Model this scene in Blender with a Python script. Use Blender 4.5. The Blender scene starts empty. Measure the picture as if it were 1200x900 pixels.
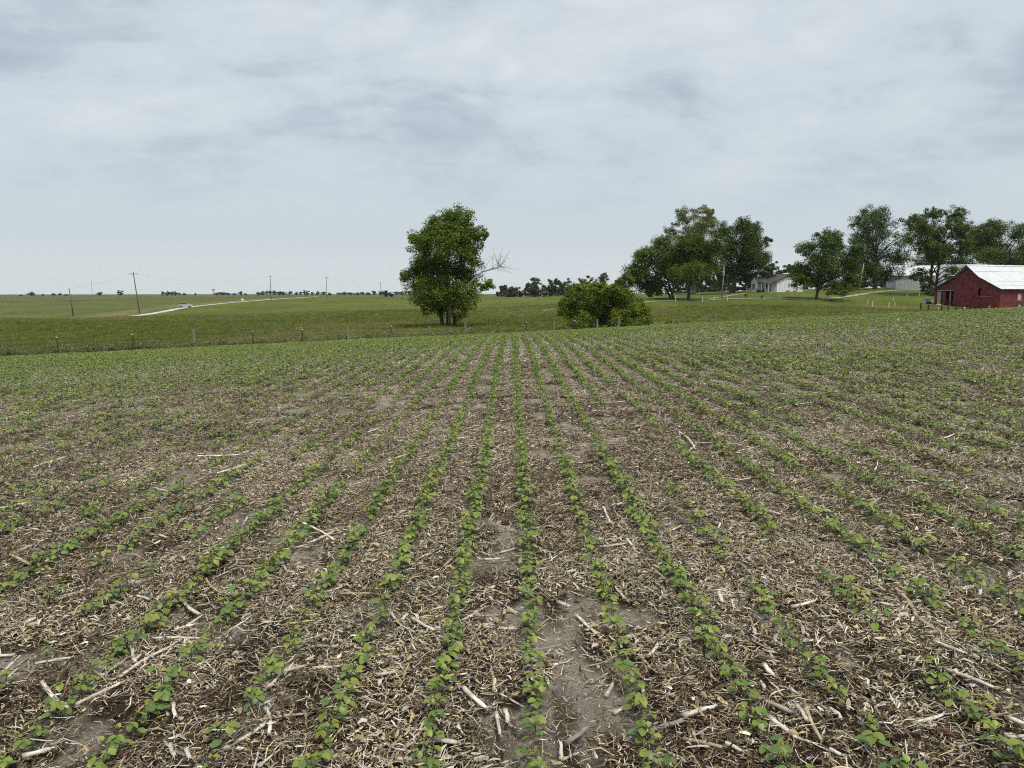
import bpy, math, random
import numpy as np
from mathutils import Vector, Matrix, Euler

# ------------------------------------------------------------------ camera, sky, sun, exposure
scene = bpy.context.scene
COL = scene.collection
F = 901.0                      # focal length in photo pixels (photo 1200 x 900)
HORIZON = 344.0                # photo row of the true horizon
EYE = 1.6
PITCH = math.atan((450 - HORIZON) / F)
FD = F / math.cos(PITCH)       # pixels per (x / depth) along the horizon

cam_data = bpy.data.cameras.new('camera')
cam = bpy.data.objects.new('camera', cam_data)
COL.objects.link(cam)
cam_data.sensor_fit = 'HORIZONTAL'
cam_data.sensor_width = 36.0
cam_data.lens = 36.0 * F / 1200.0
cam_data.clip_start = 0.05
cam_data.clip_end = 20000
cam.location = (0, 0, EYE)
cam.rotation_euler = (math.pi / 2 - PITCH, 0, 0)
scene.camera = cam

SUN_EL, SUN_AZ = 63.0, 150.0   # degrees; azimuth clockwise from +Y (view direction)
world = bpy.data.worlds.new('World')
scene.world = world
world.use_nodes = True
wn, wl = world.node_tree.nodes, world.node_tree.links
for n in list(wn):
    wn.remove(n)
w_out = wn.new('ShaderNodeOutputWorld')
w_bg = wn.new('ShaderNodeBackground')
w_bg.inputs['Strength'].default_value = 0.1
w_sky = wn.new('ShaderNodeTexSky')
w_sky.sky_type = 'NISHITA'
w_sky.sun_disc = False
w_sky.sun_elevation = math.radians(SUN_EL)
w_sky.sun_rotation = math.radians(SUN_AZ)
w_sky.dust_density = 2.5
w_tc = wn.new('ShaderNodeTexCoord')
w_sep = wn.new('ShaderNodeSeparateXYZ')
wl.new(w_tc.outputs['Generated'], w_sep.inputs[0])


def wmath(op, a, b=None, clamp=False):
    n = wn.new('ShaderNodeMath')
    n.operation = op
    n.use_clamp = clamp
    for k, v in enumerate((a, b)):
        if v is None:
            continue
        if isinstance(v, (int, float)):
            n.inputs[k].default_value = v
        else:
            wl.new(v, n.inputs[k])
    return n.outputs[0]


zz = wmath('ADD', wmath('ABSOLUTE', w_sep.outputs['Z']), 0.27)
w_comb = wn.new('ShaderNodeCombineXYZ')          # cloud deck: a level sheet overhead
wl.new(wmath('DIVIDE', w_sep.outputs['X'], zz), w_comb.inputs[0])
wl.new(wmath('MULTIPLY', wmath('DIVIDE', w_sep.outputs['Y'], zz), 1.25), w_comb.inputs[1])


def wnoise(scale, detail, rough, dist, off):
    m = wn.new('ShaderNodeMapping')
    m.inputs['Location'].default_value = off
    wl.new(w_comb.outputs[0], m.inputs[0])
    n = wn.new('ShaderNodeTexNoise')
    n.inputs['Scale'].default_value = scale
    n.inputs['Detail'].default_value = detail
    n.inputs['Roughness'].default_value = rough
    n.inputs['Distortion'].default_value = dist
    wl.new(m.outputs[0], n.inputs['Vector'])
    return n.outputs['Fac']


def wramp(src, stops):
    r = wn.new('ShaderNodeValToRGB')
    e = r.color_ramp.elements
    e[0].position, e[0].color = stops[0][0], (*stops[0][1], 1)
    e[1].position, e[1].color = stops[-1][0], (*stops[-1][1], 1)
    for p, c in stops[1:-1]:
        q = e.new(p)
        q.color = (*c, 1)
    wl.new(src, r.inputs[0])
    return r.outputs[0]


big = wnoise(1.5, 5.0, 0.55, 0.4, (3.1, 1.7, 0.0))
fine = wnoise(3.8, 6.0, 0.6, 0.8, (8.4, 5.2, 2.0))
finer = wnoise(8.5, 6.0, 0.62, 0.4, (1.3, 9.1, 4.0))
cl = wmath('ADD', wmath('ADD', wmath('MULTIPLY', big, 0.62), wmath('MULTIPLY', fine, 0.25)), wmath('MULTIPLY', finer, 0.13))
w_cloud = wramp(cl, [(0.37, (0.415, 0.475, 0.545)), (0.44, (0.490, 0.555, 0.620)), (0.49, (0.575, 0.635, 0.685)),
                     (0.55, (0.620, 0.680, 0.720)), (0.64, (0.720, 0.760, 0.780))])
# the deck thins out to a smooth pale veil far away, near the horizon, all the way round
w_veil = wramp(wmath('ABSOLUTE', w_sep.outputs['Z']),
               [(0.0, (0.700, 0.750, 0.755)), (0.06, (0.580, 0.650, 0.690)), (0.2, (0.510, 0.580, 0.635))])
w_far = wn.new('ShaderNodeMapRange')
w_far.inputs['From Min'].default_value = 0.05
w_far.inputs['From Max'].default_value = 0.24
w_far.interpolation_type = 'SMOOTHSTEP'
wl.new(wmath('ABSOLUTE', w_sep.outputs['Z']), w_far.inputs['Value'])
w_mix = wn.new('ShaderNodeMixRGB')
wl.new(w_far.outputs[0], w_mix.inputs[0])
wl.new(w_veil, w_mix.inputs[1])
wl.new(w_cloud, w_mix.inputs[2])
w_scale = wn.new('ShaderNodeVectorMath')
w_scale.operation = 'SCALE'
w_scale.inputs['Scale'].default_value = 6.0
wl.new(w_mix.outputs[0], w_scale.inputs[0])
w_fin = wn.new('ShaderNodeMixRGB')               # a little clear sky shines through the cloud
w_fin.inputs[0].default_value = 0.93
wl.new(w_sky.outputs[0], w_fin.inputs[1])
wl.new(w_scale.outputs[0], w_fin.inputs[2])
wl.new(w_fin.outputs[0], w_bg.inputs['Color'])
wl.new(w_bg.outputs[0], w_out.inputs[0])

sun_data = bpy.data.lights.new('sun', 'SUN')
sun_data.energy = 1.5
sun_data.angle = math.radians(10)
sun_data.color = (1.0, 0.945, 0.84)
sun = bpy.data.objects.new('sun', sun_data)
COL.objects.link(sun)
_el, _az = math.radians(SUN_EL), math.radians(SUN_AZ)
_sd = Vector((math.sin(_az) * math.cos(_el), math.cos(_az) * math.cos(_el), math.sin(_el)))
sun.rotation_euler = _sd.to_track_quat('Z', 'Y').to_euler()
sun.location = (30, -30, 60)

scene.view_settings.view_transform = 'Standard'
scene.view_settings.look = 'None'
scene.view_settings.exposure = 0.82
scene.view_settings.gamma = 1.0
scene.render.engine = 'CYCLES'
scene.cycles.use_denoising = False
scene.cycles.max_bounces = 6
scene.cycles.transparent_max_bounces = 6
scene.cycles.volume_bounces = 0
scene.cycles.filter_width = 1.1
scene.cycles.adaptive_threshold = 0.02

# ------------------------------------------------------------------ helpers


def tag(o, label=None, cat=None, group=None, kind=None):
    if label:
        o['label'] = label
    if cat:
        o['category'] = cat
    if group:
        o['group'] = group
    if kind:
        o['kind'] = kind
    return o


def empty(name, loc=(0, 0, 0), rz=0.0, parent=None):
    o = bpy.data.objects.new(name, None)
    o.empty_display_size = 0.2
    o.location = loc
    o.rotation_euler = (0, 0, rz)
    o.parent = parent
    COL.objects.link(o)
    return o


def link(name, me, parent=None, loc=None, rot=None, scl=None):
    o = bpy.data.objects.new(name, me)
    if loc is not None:
        o.location = loc
    if rot is not None:
        o.rotation_euler = rot
    if scl is not None:
        o.scale = scl
    o.parent = parent
    COL.objects.link(o)
    return o


def np_mesh(name, V, Fc, mat=None, cols=None, smooth=False):
    """mesh from numpy arrays, all faces with the same number of corners"""
    V = np.asarray(V, dtype=np.float32)
    Fc = np.asarray(Fc, dtype=np.int32)
    me = bpy.data.meshes.new(name)
    nf, k = Fc.shape
    me.vertices.add(len(V))
    me.vertices.foreach_set('co', V.ravel())
    me.loops.add(nf * k)
    me.loops.foreach_set('vertex_index', Fc.ravel())
    me.polygons.add(nf)
    me.polygons.foreach_set('loop_start', np.arange(0, nf * k, k, dtype=np.int32))
    me.polygons.foreach_set('loop_total', np.full(nf, k, dtype=np.int32))
    if smooth:
        me.polygons.foreach_set('use_smooth', np.ones(nf, dtype=bool))
    me.update(calc_edges=True)
    if cols is not None:
        at = me.color_attributes.new('col', 'FLOAT_COLOR', 'POINT')
        c = np.ones((len(V), 4), dtype=np.float32)
        c[:, :3] = cols
        at.data.foreach_set('color', c.ravel())
    if mat:
        me.materials.append(mat)
    return me


class MB:
    """collects simple shapes; build() makes ONE mesh object"""

    def __init__(self):
        self.v, self.f, self.c = [], [], []
        self.cur = (1, 1, 1)

    def _add(self, vs, fs):
        b = len(self.v)
        self.v += [tuple(p) for p in vs]
        self.c += [self.cur] * len(vs)
        self.f += [tuple(b + i for i in q) for q in fs]
        return self

    def box(self, a, b):
        x0, y0, z0 = a
        x1, y1, z1 = b
        return self._add([(x0, y0, z0), (x1, y0, z0), (x1, y1, z0), (x0, y1, z0),
                          (x0, y0, z1), (x1, y0, z1), (x1, y1, z1), (x0, y1, z1)],
                         [(3, 2, 1, 0), (4, 5, 6, 7), (0, 1, 5, 4), (1, 2, 6, 5), (2, 3, 7, 6), (3, 0, 4, 7)])

    def tube(self, pts, rad, n=6, cap=True):
        pts = [Vector(p) for p in pts]
        if not hasattr(rad, '__len__'):
            rad = [rad] * len(pts)
        vs, fs = [], []
        for i, p in enumerate(pts):
            t = (pts[min(i + 1, len(pts) - 1)] - pts[max(i - 1, 0)])
            t = t.normalized() if t.length > 1e-9 else Vector((0, 0, 1))
            a = t.cross(Vector((0.31, 0.95, 0.05)))
            if a.length < 0.05:
                a = t.cross(Vector((1, 0, 0)))
            a.normalize()
            b = t.cross(a)
            for k in range(n):
                an = 2 * math.pi * k / n
                vs.append(p + (a * math.cos(an) + b * math.sin(an)) * rad[i])
        for i in range(len(pts) - 1):
            for k in range(n):
                k2 = (k + 1) % n
                fs.append((i * n + k, i * n + k2, (i + 1) * n + k2, (i + 1) * n + k))
        if cap:
            fs.append(tuple(range(n - 1, -1, -1)))
            fs.append(tuple((len(pts) - 1) * n + k for k in range(n)))
        return self._add(vs, fs)

    def prism(self, prof, y0, y1):
        """closed (x, z) outline pushed along y"""
        n = len(prof)
        vs = [(x, y0, z) for x, z in prof] + [(x, y1, z) for x, z in prof]
        fs = [(k, (k + 1) % n, n + (k + 1) % n, n + k) for k in range(n)]
        fs += [tuple(range(n - 1, -1, -1)), tuple(range(n, 2 * n))]
        return self._add(vs, fs)

    def quad(self, a, b, c, d, th=None):
        if th is None:
            return self._add([a, b, c, d], [(0, 1, 2, 3)])
        a, b, c, d = map(Vector, (a, b, c, d))
        nrm = (b - a).cross(d - a).normalized() * th
        return self._add([a, b, c, d, a - nrm, b - nrm, c - nrm, d - nrm],
                         [(0, 1, 2, 3), (7, 6, 5, 4), (0, 4, 5, 1), (1, 5, 6, 2), (2, 6, 7, 3), (3, 7, 4, 0)])

    def mesh(self, name, mat, smooth=False):
        me = bpy.data.meshes.new(name)
        me.from_pydata(self.v, [], self.f)
        if smooth:
            for p in me.polygons:
                p.use_smooth = True
        at = me.color_attributes.new('col', 'FLOAT_COLOR', 'POINT')
        at.data.foreach_set('color', np.array([(*c, 1) for c in self.c], dtype=np.float32).ravel())
        me.materials.append(mat)
        me.update()
        return me

    def build(self, name, mat, parent=None, smooth=False, loc=None, rot=None):
        return link(name, self.mesh(name, mat, smooth), parent, loc, rot)


def _lat(ix, iy, seed):
    h = (ix.astype(np.int64) * 374761393 + iy.astype(np.int64) * 668265263 + seed * 974711) & 0x7fffffff
    h = ((h ^ (h >> 13)) * 1274126177) & 0x7fffffff
    return ((h ^ (h >> 16)) & 0xffff) / 65535.0


def vnoise(x, y, seed=0):
    x, y = np.asarray(x, float), np.asarray(y, float)
    ix, iy = np.floor(x), np.floor(y)
    fx, fy = x - ix, y - iy
    fx, fy = fx * fx * (3 - 2 * fx), fy * fy * (3 - 2 * fy)
    a, b = _lat(ix, iy, seed), _lat(ix + 1, iy, seed)
    c, d = _lat(ix, iy + 1, seed), _lat(ix + 1, iy + 1, seed)
    return (a * (1 - fx) + b * fx) * (1 - fy) + (c * (1 - fx) + d * fx) * fy


def fbm(x, y, seed=0, octs=4):
    s, a, t = 0.0, 0.5, 0.0
    for o in range(octs):
        s = s + a * vnoise(np.asarray(x) * 2 ** o, np.asarray(y) * 2 ** o, seed + o * 7)
        t += a
        a *= 0.5
    return s / t


def smooth01(t):
    t = np.clip(t, 0, 1)
    return t * t * (3 - 2 * t)


# ------------------------------------------------------------------ lie of the land
FX0, FY0, FSL = -25.5, 43.0, 0.54              # the wire fence runs along y = FY0 + FSL * (x - FX0)
FN = math.hypot(1, FSL)


def beyond(x, y):
    return (y - FY0 - FSL * (x - FX0)) / FN


def field_z(x, y):
    t = np.maximum(np.asarray(y, float) - 18.0, 0)
    return 0.05 * np.asarray(x, float) - 0.00116 * t * t


# photo column, distance, photo row where the ground lies there
_ctl = [(-700, 150, 374), (-300, 140, 374.5), (0, 140, 373.5), (95, 142, 373.5), (95, 163, 375), (20, 168, 375), (-200, 170, 374.5), (135, 168, 371.8), (83, 189, 370.5), (162, 187, 369.5), (217, 260, 360.5),
        (260, 300, 356), (310, 350, 351.7), (383, 394, 349.5), (446, 556, 348.3), (50, 300, 360), (50, 600, 351), (50, 1200, 346.8),
        (-500, 400, 356), (-500, 1200, 346.8), (300, 700, 347), (300, 1300, 346), (300, 200, 366), (400, 250, 358.5), (450, 150, 370),
        (525, 98, 383), (600, 150, 368), (600, 250, 356.5), (600, 400, 349), (640, 480, 347), (600, 1200, 345.5),
        (707, 86, 384), (806, 185, 353), (787, 190, 348.5), (858, 212, 343.5), (910, 203, 342.3), (957, 170, 351), (1025, 232, 339),
        (1050, 240, 338), (1110, 260, 338), (1093, 190, 346.5), (1132, 150, 361), (1230, 160, 359), (1087, 165, 352.7),
        (1036, 160, 357), (1050, 125, 366), (830, 110, 371), (900, 125, 367), (780, 100, 378), (1300, 150, 359), (1600, 200, 350),
        (1008, 205, 343), (900, 400, 340.5), (1100, 500, 339), (750, 350, 346), (1200, 350, 337), (1000, 1200, 342), (1500, 1200, 342),
        (200, 110, 384), (50, 90, 394), (-300, 100, 392), (400, 110, 381), (960, 300, 339), (830, 300, 342.5), (940, 140, 362)]
_U = np.array([(p - 600) / FD for p, d, r in _ctl])
_V = np.array([math.log(d) for p, d, r in _ctl])
_Z = np.array([EYE - (r - HORIZON) / FD * d for p, d, r in _ctl])


def _tk(r2):
    return 0.5 * r2 * np.log(r2 + 1e-9)


_P = np.stack([_U * 3, _V], 1)
_K = _tk(((_P[:, None] - _P[None]) ** 2).sum(-1)) + np.eye(len(_P)) * 0.01
_A = np.zeros((len(_P) + 3, len(_P) + 3))
_A[:len(_P), :len(_P)] = _K
_A[:len(_P), -3:] = np.c_[np.ones(len(_P)), _P]
_A[-3:, :len(_P)] = _A[:len(_P), -3:].T
_W = np.linalg.solve(_A, np.r_[_Z, 0, 0, 0])


def pasture_z(x, y):
    x, y = np.asarray(x, float), np.asarray(y, float)
    d = np.clip(y, 60, 1300)
    u = np.clip(x / np.maximum(y, 40), -1.0, 1.0)
    q = np.stack([u.ravel() * 3, np.log(d).ravel()], 1)
    out = np.empty(len(q))
    for i in range(0, len(q), 20000):
        s = q[i:i + 20000]
        k = _tk(((s[:, None] - _P[None]) ** 2).sum(-1))
        out[i:i + 20000] = k @ _W[:-3] + _W[-3] + s @ _W[-2:]
    return out.reshape(u.shape)


def land_z(x, y):
    x, y = np.broadcast_arrays(np.asarray(x, float), np.asarray(y, float))
    w = smooth01(beyond(x, y) / 34.0)
    return field_z(x, y) * (1 - w) + pasture_z(x, y) * w


def spot(px, d, dz=0.0):
    """point of the land in photo column px at distance d"""
    x = (px - 600) / FD * d
    return Vector((x, d, float(land_z(x, d)) + dz))


def field_hit(px, py):
    """where the line of sight through a photo point meets the field"""
    xc, yc = (px - 600) / F, (py - 450) / F
    cp, sp = math.cos(PITCH), math.sin(PITCH)
    dx, dy, dz = xc, cp - yc * sp, -sp - yc * cp
    t = 1.0
    for _ in range(60):
        x, y = dx * t, dy * t
        e = EYE + dz * t - float(field_z(x, y))
        t += e / max(0.02, -dz + 0.05 * dx)
    return Vector((dx * t, dy * t, float(field_z(dx * t, dy * t))))


# ------------------------------------------------------------------ materials
def new_mat(name):
    m = bpy.data.materials.new(name)
    m.use_nodes = True
    nt = m.node_tree
    return m, nt.nodes, nt.links, nt.nodes['Principled BSDF']


def noise_node(nd, lk, scale, detail=4, rough=0.55, coord='Object', dist=0.0, vec=None):
    if vec is None:
        tc = nd.new('ShaderNodeTexCoord')
        vec = tc.outputs[coord]
    n = nd.new('ShaderNodeTexNoise')
    n.inputs['Scale'].default_value = scale
    n.inputs['Detail'].default_value = detail
    n.inputs['Roughness'].default_value = rough
    n.inputs['Distortion'].default_value = dist
    lk.new(vec, n.inputs['Vector'])
    return n


def ramp_node(nd, lk, src, stops):
    r = nd.new('ShaderNodeValToRGB')
    e = r.color_ramp.elements
    e[0].position, e[0].color = stops[0][0], (*stops[0][1], 1)
    e[1].position, e[1].color = stops[-1][0], (*stops[-1][1], 1)
    for p, c in stops[1:-1]:
        q = e.new(p)
        q.color = (*c, 1)
    lk.new(src, r.inputs[0])
    return r


def mix_node(nd, lk, fac, a, b, mode='MIX'):
    m = nd.new('ShaderNodeMixRGB')
    m.blend_type = mode
    for k, v in enumerate((fac, a, b)):
        if isinstance(v, (int, float)):
            m.inputs[k].default_value = v
        elif isinstance(v, tuple):
            m.inputs[k].default_value = (*v, 1)
        else:
            lk.new(v, m.inputs[k])
    return m.outputs[0]


def simple_mat(name, stops, scale=8.0, rough=0.8, bump=0.0, bump_scale=None, spec=0.3, metallic=0.0, stretch=None, detail=5):
    """noise-mottled surface"""
    m, nd, lk, bs = new_mat(name)
    tc = nd.new('ShaderNodeTexCoord')
    mp = nd.new('ShaderNodeMapping')
    lk.new(tc.outputs['Object'], mp.inputs[0])
    if stretch:
        mp.inputs['Scale'].default_value = stretch
    n = noise_node(nd, lk, scale, detail, 0.6, vec=mp.outputs[0])
    r = ramp_node(nd, lk, n.outputs['Fac'], stops)
    lk.new(r.outputs[0], bs.inputs['Base Color'])
    bs.inputs['Roughness'].default_value = rough
    bs.inputs['Specular IOR Level'].default_value = spec
    bs.inputs['Metallic'].default_value = metallic
    if bump:
        b = nd.new('ShaderNodeBump')
        b.inputs['Strength'].default_value = bump
        b.inputs['Distance'].default_value = 0.02
        n2 = noise_node(nd, lk, bump_scale or scale * 3, 6, 0.65, vec=mp.outputs[0])
        lk.new(n2.outputs['Fac'], b.inputs['Height'])
        lk.new(b.outputs[0], bs.inputs['Normal'])
    return m


def leaf_mat(name, rough=0.5, trans=0.25, vary=0.25, spec=0.35, gain=1.0):
    """colour from the leaf's own attribute, varied from plant to plant"""
    m, nd, lk, bs = new_mat(name)
    at = nd.new('ShaderNodeAttribute')
    at.attribute_name = 'col'
    oi = nd.new('ShaderNodeObjectInfo')
    mr = nd.new('ShaderNodeMapRange')
    mr.inputs['To Min'].default_value = gain * (1 - vary)
    mr.inputs['To Max'].default_value = gain * (1 + vary)
    lk.new(oi.outputs['Random'], mr.inputs['Value'])
    hs = nd.new('ShaderNodeHueSaturation')
    lk.new(at.outputs['Color'], hs.inputs['Color'])
    lk.new(mr.outputs[0], hs.inputs['Value'])
    m2 = nd.new('ShaderNodeMapRange')
    m2.inputs['To Min'].default_value = 0.485
    m2.inputs['To Max'].default_value = 0.515
    w = nd.new('ShaderNodeMath')
    w.operation = 'FRACT'
    q = nd.new('ShaderNodeMath')
    q.operation = 'MULTIPLY'
    q.inputs[1].default_value = 7.31
    lk.new(oi.outputs['Random'], q.inputs[0])
    lk.new(q.outputs[0], w.inputs[0])
    lk.new(w.outputs[0], m2.inputs['Value'])
    lk.new(m2.outputs[0], hs.inputs['Hue'])
    lk.new(hs.outputs[0], bs.inputs['Base Color'])
    bs.inputs['Roughness'].default_value = rough
    bs.inputs['Specular IOR Level'].default_value = spec
    if trans > 0:
        tr = nd.new('ShaderNodeBsdfTranslucent')
        lk.new(hs.outputs[0], tr.inputs['Color'])
        mx = nd.new('ShaderNodeMixShader')
        mx.inputs[0].default_value = trans
        lk.new(bs.outputs[0], mx.inputs[1])
        lk.new(tr.outputs[0], mx.inputs[2])
        lk.new(mx.outputs[0], nd['Material Output'].inputs['Surface'])
    return m


M = {}
M['soy'] = leaf_mat('soybean_leaf', 0.42, 0.22, 0.22, 0.4)
M['tree_leaf'] = leaf_mat('tree_leaf', 0.6, 0.25, 0.06, 0.18)
M['grass'] = leaf_mat('grass_blade', 0.6, 0.25, 0.3, 0.25)
M['straw'] = leaf_mat('dry_residue', 0.85, 0.0, 0.24, 0.15, 1.06)
M['bark'] = simple_mat('bark', [(0.3, (0.035, 0.029, 0.022)), (0.7, (0.10, 0.085, 0.065))], 3, 0.95, 0.6, 12, stretch=(1, 1, 0.25))
M['pale_bark'] = simple_mat('pale_bark', [(0.3, (0.15, 0.13, 0.11)), (0.7, (0.34, 0.31, 0.27))], 3, 0.9, 0.4, 12, stretch=(1, 1, 0.3))
M['dead_wood'] = simple_mat('dead_wood', [(0.3, (0.22, 0.20, 0.18)), (0.7, (0.42, 0.40, 0.37))], 3, 0.9)
M['post_wood'] = simple_mat('weathered_post', [(0.3, (0.14, 0.125, 0.105)), (0.7, (0.36, 0.33, 0.29))], 9, 0.95, 0.5, 30, stretch=(1, 1, 0.1))
M['pole_wood'] = simple_mat('pole_wood', [(0.3, (0.085, 0.07, 0.058)), (0.7, (0.17, 0.145, 0.12))], 4, 0.9, stretch=(1, 1, 0.15))
M['grey_pole'] = simple_mat('grey_pole', [(0.3, (0.25, 0.23, 0.21)), (0.7, (0.42, 0.40, 0.37))], 4, 0.9, stretch=(1, 1, 0.15))
M['rust_steel'] = simple_mat('rusted_steel', [(0.3, (0.07, 0.028, 0.02)), (0.7, (0.13, 0.055, 0.038))], 12, 0.8)
M['white_paint'] = simple_mat('white_paint', [(0.3, (0.70, 0.71, 0.72)), (0.7, (0.80, 0.81, 0.81))], 3, 0.6)
M['wire'] = simple_mat('fence_wire', [(0.3, (0.20, 0.20, 0.20)), (0.7, (0.32, 0.31, 0.30))], 6, 0.6, metallic=0.6)
M['cable'] = simple_mat('cable', [(0.3, (0.05, 0.05, 0.055)), (0.7, (0.08, 0.08, 0.085))], 2, 0.6)
M['black_steel'] = simple_mat('black_steel', [(0.3, (0.018, 0.018, 0.02)), (0.7, (0.04, 0.038, 0.036))], 5, 0.6)
M['gravel'] = simple_mat('pale_gravel', [(0.25, (0.42, 0.405, 0.38)), (0.75, (0.64, 0.63, 0.60))], 1.2, 0.95, 0.4, 14)
M['lane_gravel'] = simple_mat('lane_gravel', [(0.25, (0.22, 0.205, 0.165)), (0.75, (0.40, 0.38, 0.33))], 1.2, 0.95, 0.4, 14)
M['concrete'] = simple_mat('concrete', [(0.3, (0.40, 0.39, 0.37)), (0.7, (0.55, 0.54, 0.52))], 2, 0.9)
M['dark_void'] = simple_mat('dark_interior', [(0.3, (0.012, 0.011, 0.010)), (0.7, (0.022, 0.02, 0.018))], 2, 0.95)
M['glass'] = simple_mat('window_glass', [(0.3, (0.02, 0.023, 0.027)), (0.7, (0.045, 0.05, 0.055))], 1.5, 0.12, spec=0.6)
M['dark_trim'] = simple_mat('dark_trim', [(0.3, (0.03, 0.028, 0.03)), (0.7, (0.06, 0.055, 0.055))], 3, 0.7)
M['blue_plastic'] = simple_mat('blue_plastic', [(0.3, (0.03, 0.19, 0.42)), (0.7, (0.05, 0.27, 0.52))], 3, 0.45)
M['rubber'] = simple_mat('rubber', [(0.3, (0.015, 0.015, 0.015)), (0.7, (0.03, 0.03, 0.03))], 8, 0.8)
M['cob'] = simple_mat('corn_cob', [(0.35, (0.055, 0.022, 0.013)), (0.65, (0.16, 0.065, 0.038))], 60, 0.9, 0.8, 160)


def board_mat(name, stops, pitch, axis=0, rough=0.8, gap=0.55, scale=1.2, metallic=0.0, ridge=0.8):
    """painted boards or ribbed sheet: fine vertical relief from a wave"""
    m, nd, lk, bs = new_mat(name)
    tc = nd.new('ShaderNodeTexCoord')
    n = noise_node(nd, lk, scale, 6, 0.65)
    r = ramp_node(nd, lk, n.outputs['Fac'], stops)
    mp = nd.new('ShaderNodeMapping')
    mp.inputs['Scale'].default_value = (3.0, 3.0, 0.12)
    lk.new(tc.outputs['Object'], mp.inputs[0])
    n2 = noise_node(nd, lk, 2.0, 4, 0.6, vec=mp.outputs[0])
    streak = ramp_node(nd, lk, n2.outputs['Fac'], [(0.3, (0.66, 0.68, 0.70)), (0.7, (1.18, 1.16, 1.16))])
    c = mix_node(nd, lk, 0.8, r.outputs[0], streak.outputs[0], 'MULTIPLY')
    lk.new(c, bs.inputs['Base Color'])
    bs.inputs['Roughness'].default_value = rough
    bs.inputs['Metallic'].default_value = metallic
    wv = nd.new('ShaderNodeTexWave')
    wv.wave_type = 'BANDS'
    wv.bands_direction = 'XYZ'[axis]
    wv.inputs['Scale'].default_value = 0.314 / pitch
    lk.new(tc.outputs['Object'], wv.inputs['Vector'])
    b = nd.new('ShaderNodeBump')
    b.inputs['Strength'].default_value = ridge
    b.inputs['Distance'].default_value = 0.03
    lk.new(wv.outputs['Fac'], b.inputs['Height'])
    lk.new(b.outputs[0], bs.inputs['Normal'])
    return m


M['barn_red'] = board_mat('barn_red_boards', [(0.3, (0.125, 0.016, 0.019)), (0.7, (0.205, 0.034, 0.036))], 0.25, 0, 0.8)
M['barn_red_side'] = board_mat('barn_red_side_boards', [(0.3, (0.125, 0.016, 0.019)), (0.7, (0.205, 0.034, 0.036))], 0.25, 1, 0.8)
M['tin_roof'] = simple_mat('tin_roof', [(0.3, (0.60, 0.61, 0.63)), (0.7, (0.76, 0.77, 0.79))], 0.8, 0.5, spec=0.5)
M['shed_steel'] = board_mat('shed_steel', [(0.3, (0.36, 0.39, 0.41)), (0.7, (0.46, 0.49, 0.51))], 0.6, 0, 0.55)
M['shed_roof'] = board_mat('shed_roof', [(0.3, (0.33, 0.36, 0.38)), (0.7, (0.47, 0.50, 0.52))], 0.9, 0, 0.5)
M['siding'] = board_mat('white_siding', [(0.3, (0.74, 0.76, 0.79)), (0.7, (0.82, 0.83, 0.85))], 0.2, 2, 0.6, ridge=0.5)
M['shingle'] = simple_mat('grey_shingles', [(0.3, (0.075, 0.065, 0.075)), (0.7, (0.14, 0.122, 0.135))], 2.5, 0.9, 0.5, 18)
M['car_paint'] = simple_mat('silver_car_paint', [(0.3, (0.40, 0.43, 0.47)), (0.7, (0.48, 0.51, 0.55))], 1, 0.3, spec=0.6, metallic=0.2)

# --- soil of the field
m, nd, lk, bs = new_mat('field_soil')
tc = nd.new('ShaderNodeTexCoord')
nA = noise_node(nd, lk, 1.3, 5, 0.6, vec=tc.outputs['Object'], dist=0.4)
nB = noise_node(nd, lk, 14, 6, 0.7, vec=tc.outputs['Object'])
nC = noise_node(nd, lk, 70, 5, 0.7, vec=tc.outputs['Object'])
crust = ramp_node(nd, lk, nA.outputs['Fac'], [(0.36, (0.8, 0.78, 0.75)), (0.5, (1.0, 1.0, 1.0)), (0.64, (1.2, 1.2, 1.2))])
clod = ramp_node(nd, lk, nB.outputs['Fac'], [(0.3, (0.55, 0.53, 0.50)), (0.55, (1.0, 1.0, 1.0)), (0.75, (1.2, 1.2, 1.18))])
at = nd.new('ShaderNodeAttribute')
at.attribute_name = 'col'
c0 = mix_node(nd, lk, 1.0, at.outputs['Color'], crust.outputs[0], 'MULTIPLY')
c1 = mix_node(nd, lk, 0.85, c0, clod.outputs[0], 'MULTIPLY')
chaff = ramp_node(nd, lk, nC.outputs['Fac'], [(0.30, (0.55, 0.52, 0.48)), (0.58, (1.0, 0.98, 0.95)), (0.72, (1.5, 1.42, 1.25))])
c2 = mix_node(nd, lk, 0.7, c1, chaff.outputs[0], 'MULTIPLY')
lk.new(c2, bs.inputs['Base Color'])
bs.inputs['Roughness'].default_value = 0.97
bs.inputs['Specular IOR Level'].default_value = 0.1
b = nd.new('ShaderNodeBump')
b.inputs['Strength'].default_value = 1.0
b.inputs['Distance'].default_value = 0.03
ad = nd.new('ShaderNodeMath')
ad.operation = 'ADD'
lk.new(nB.outputs['Fac'], ad.inputs[0])
lk.new(nC.outputs['Fac'], ad.inputs[1])
lk.new(ad.outputs[0], b.inputs['Height'])
lk.new(b.outputs[0], bs.inputs['Normal'])
M['soil'] = m

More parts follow.
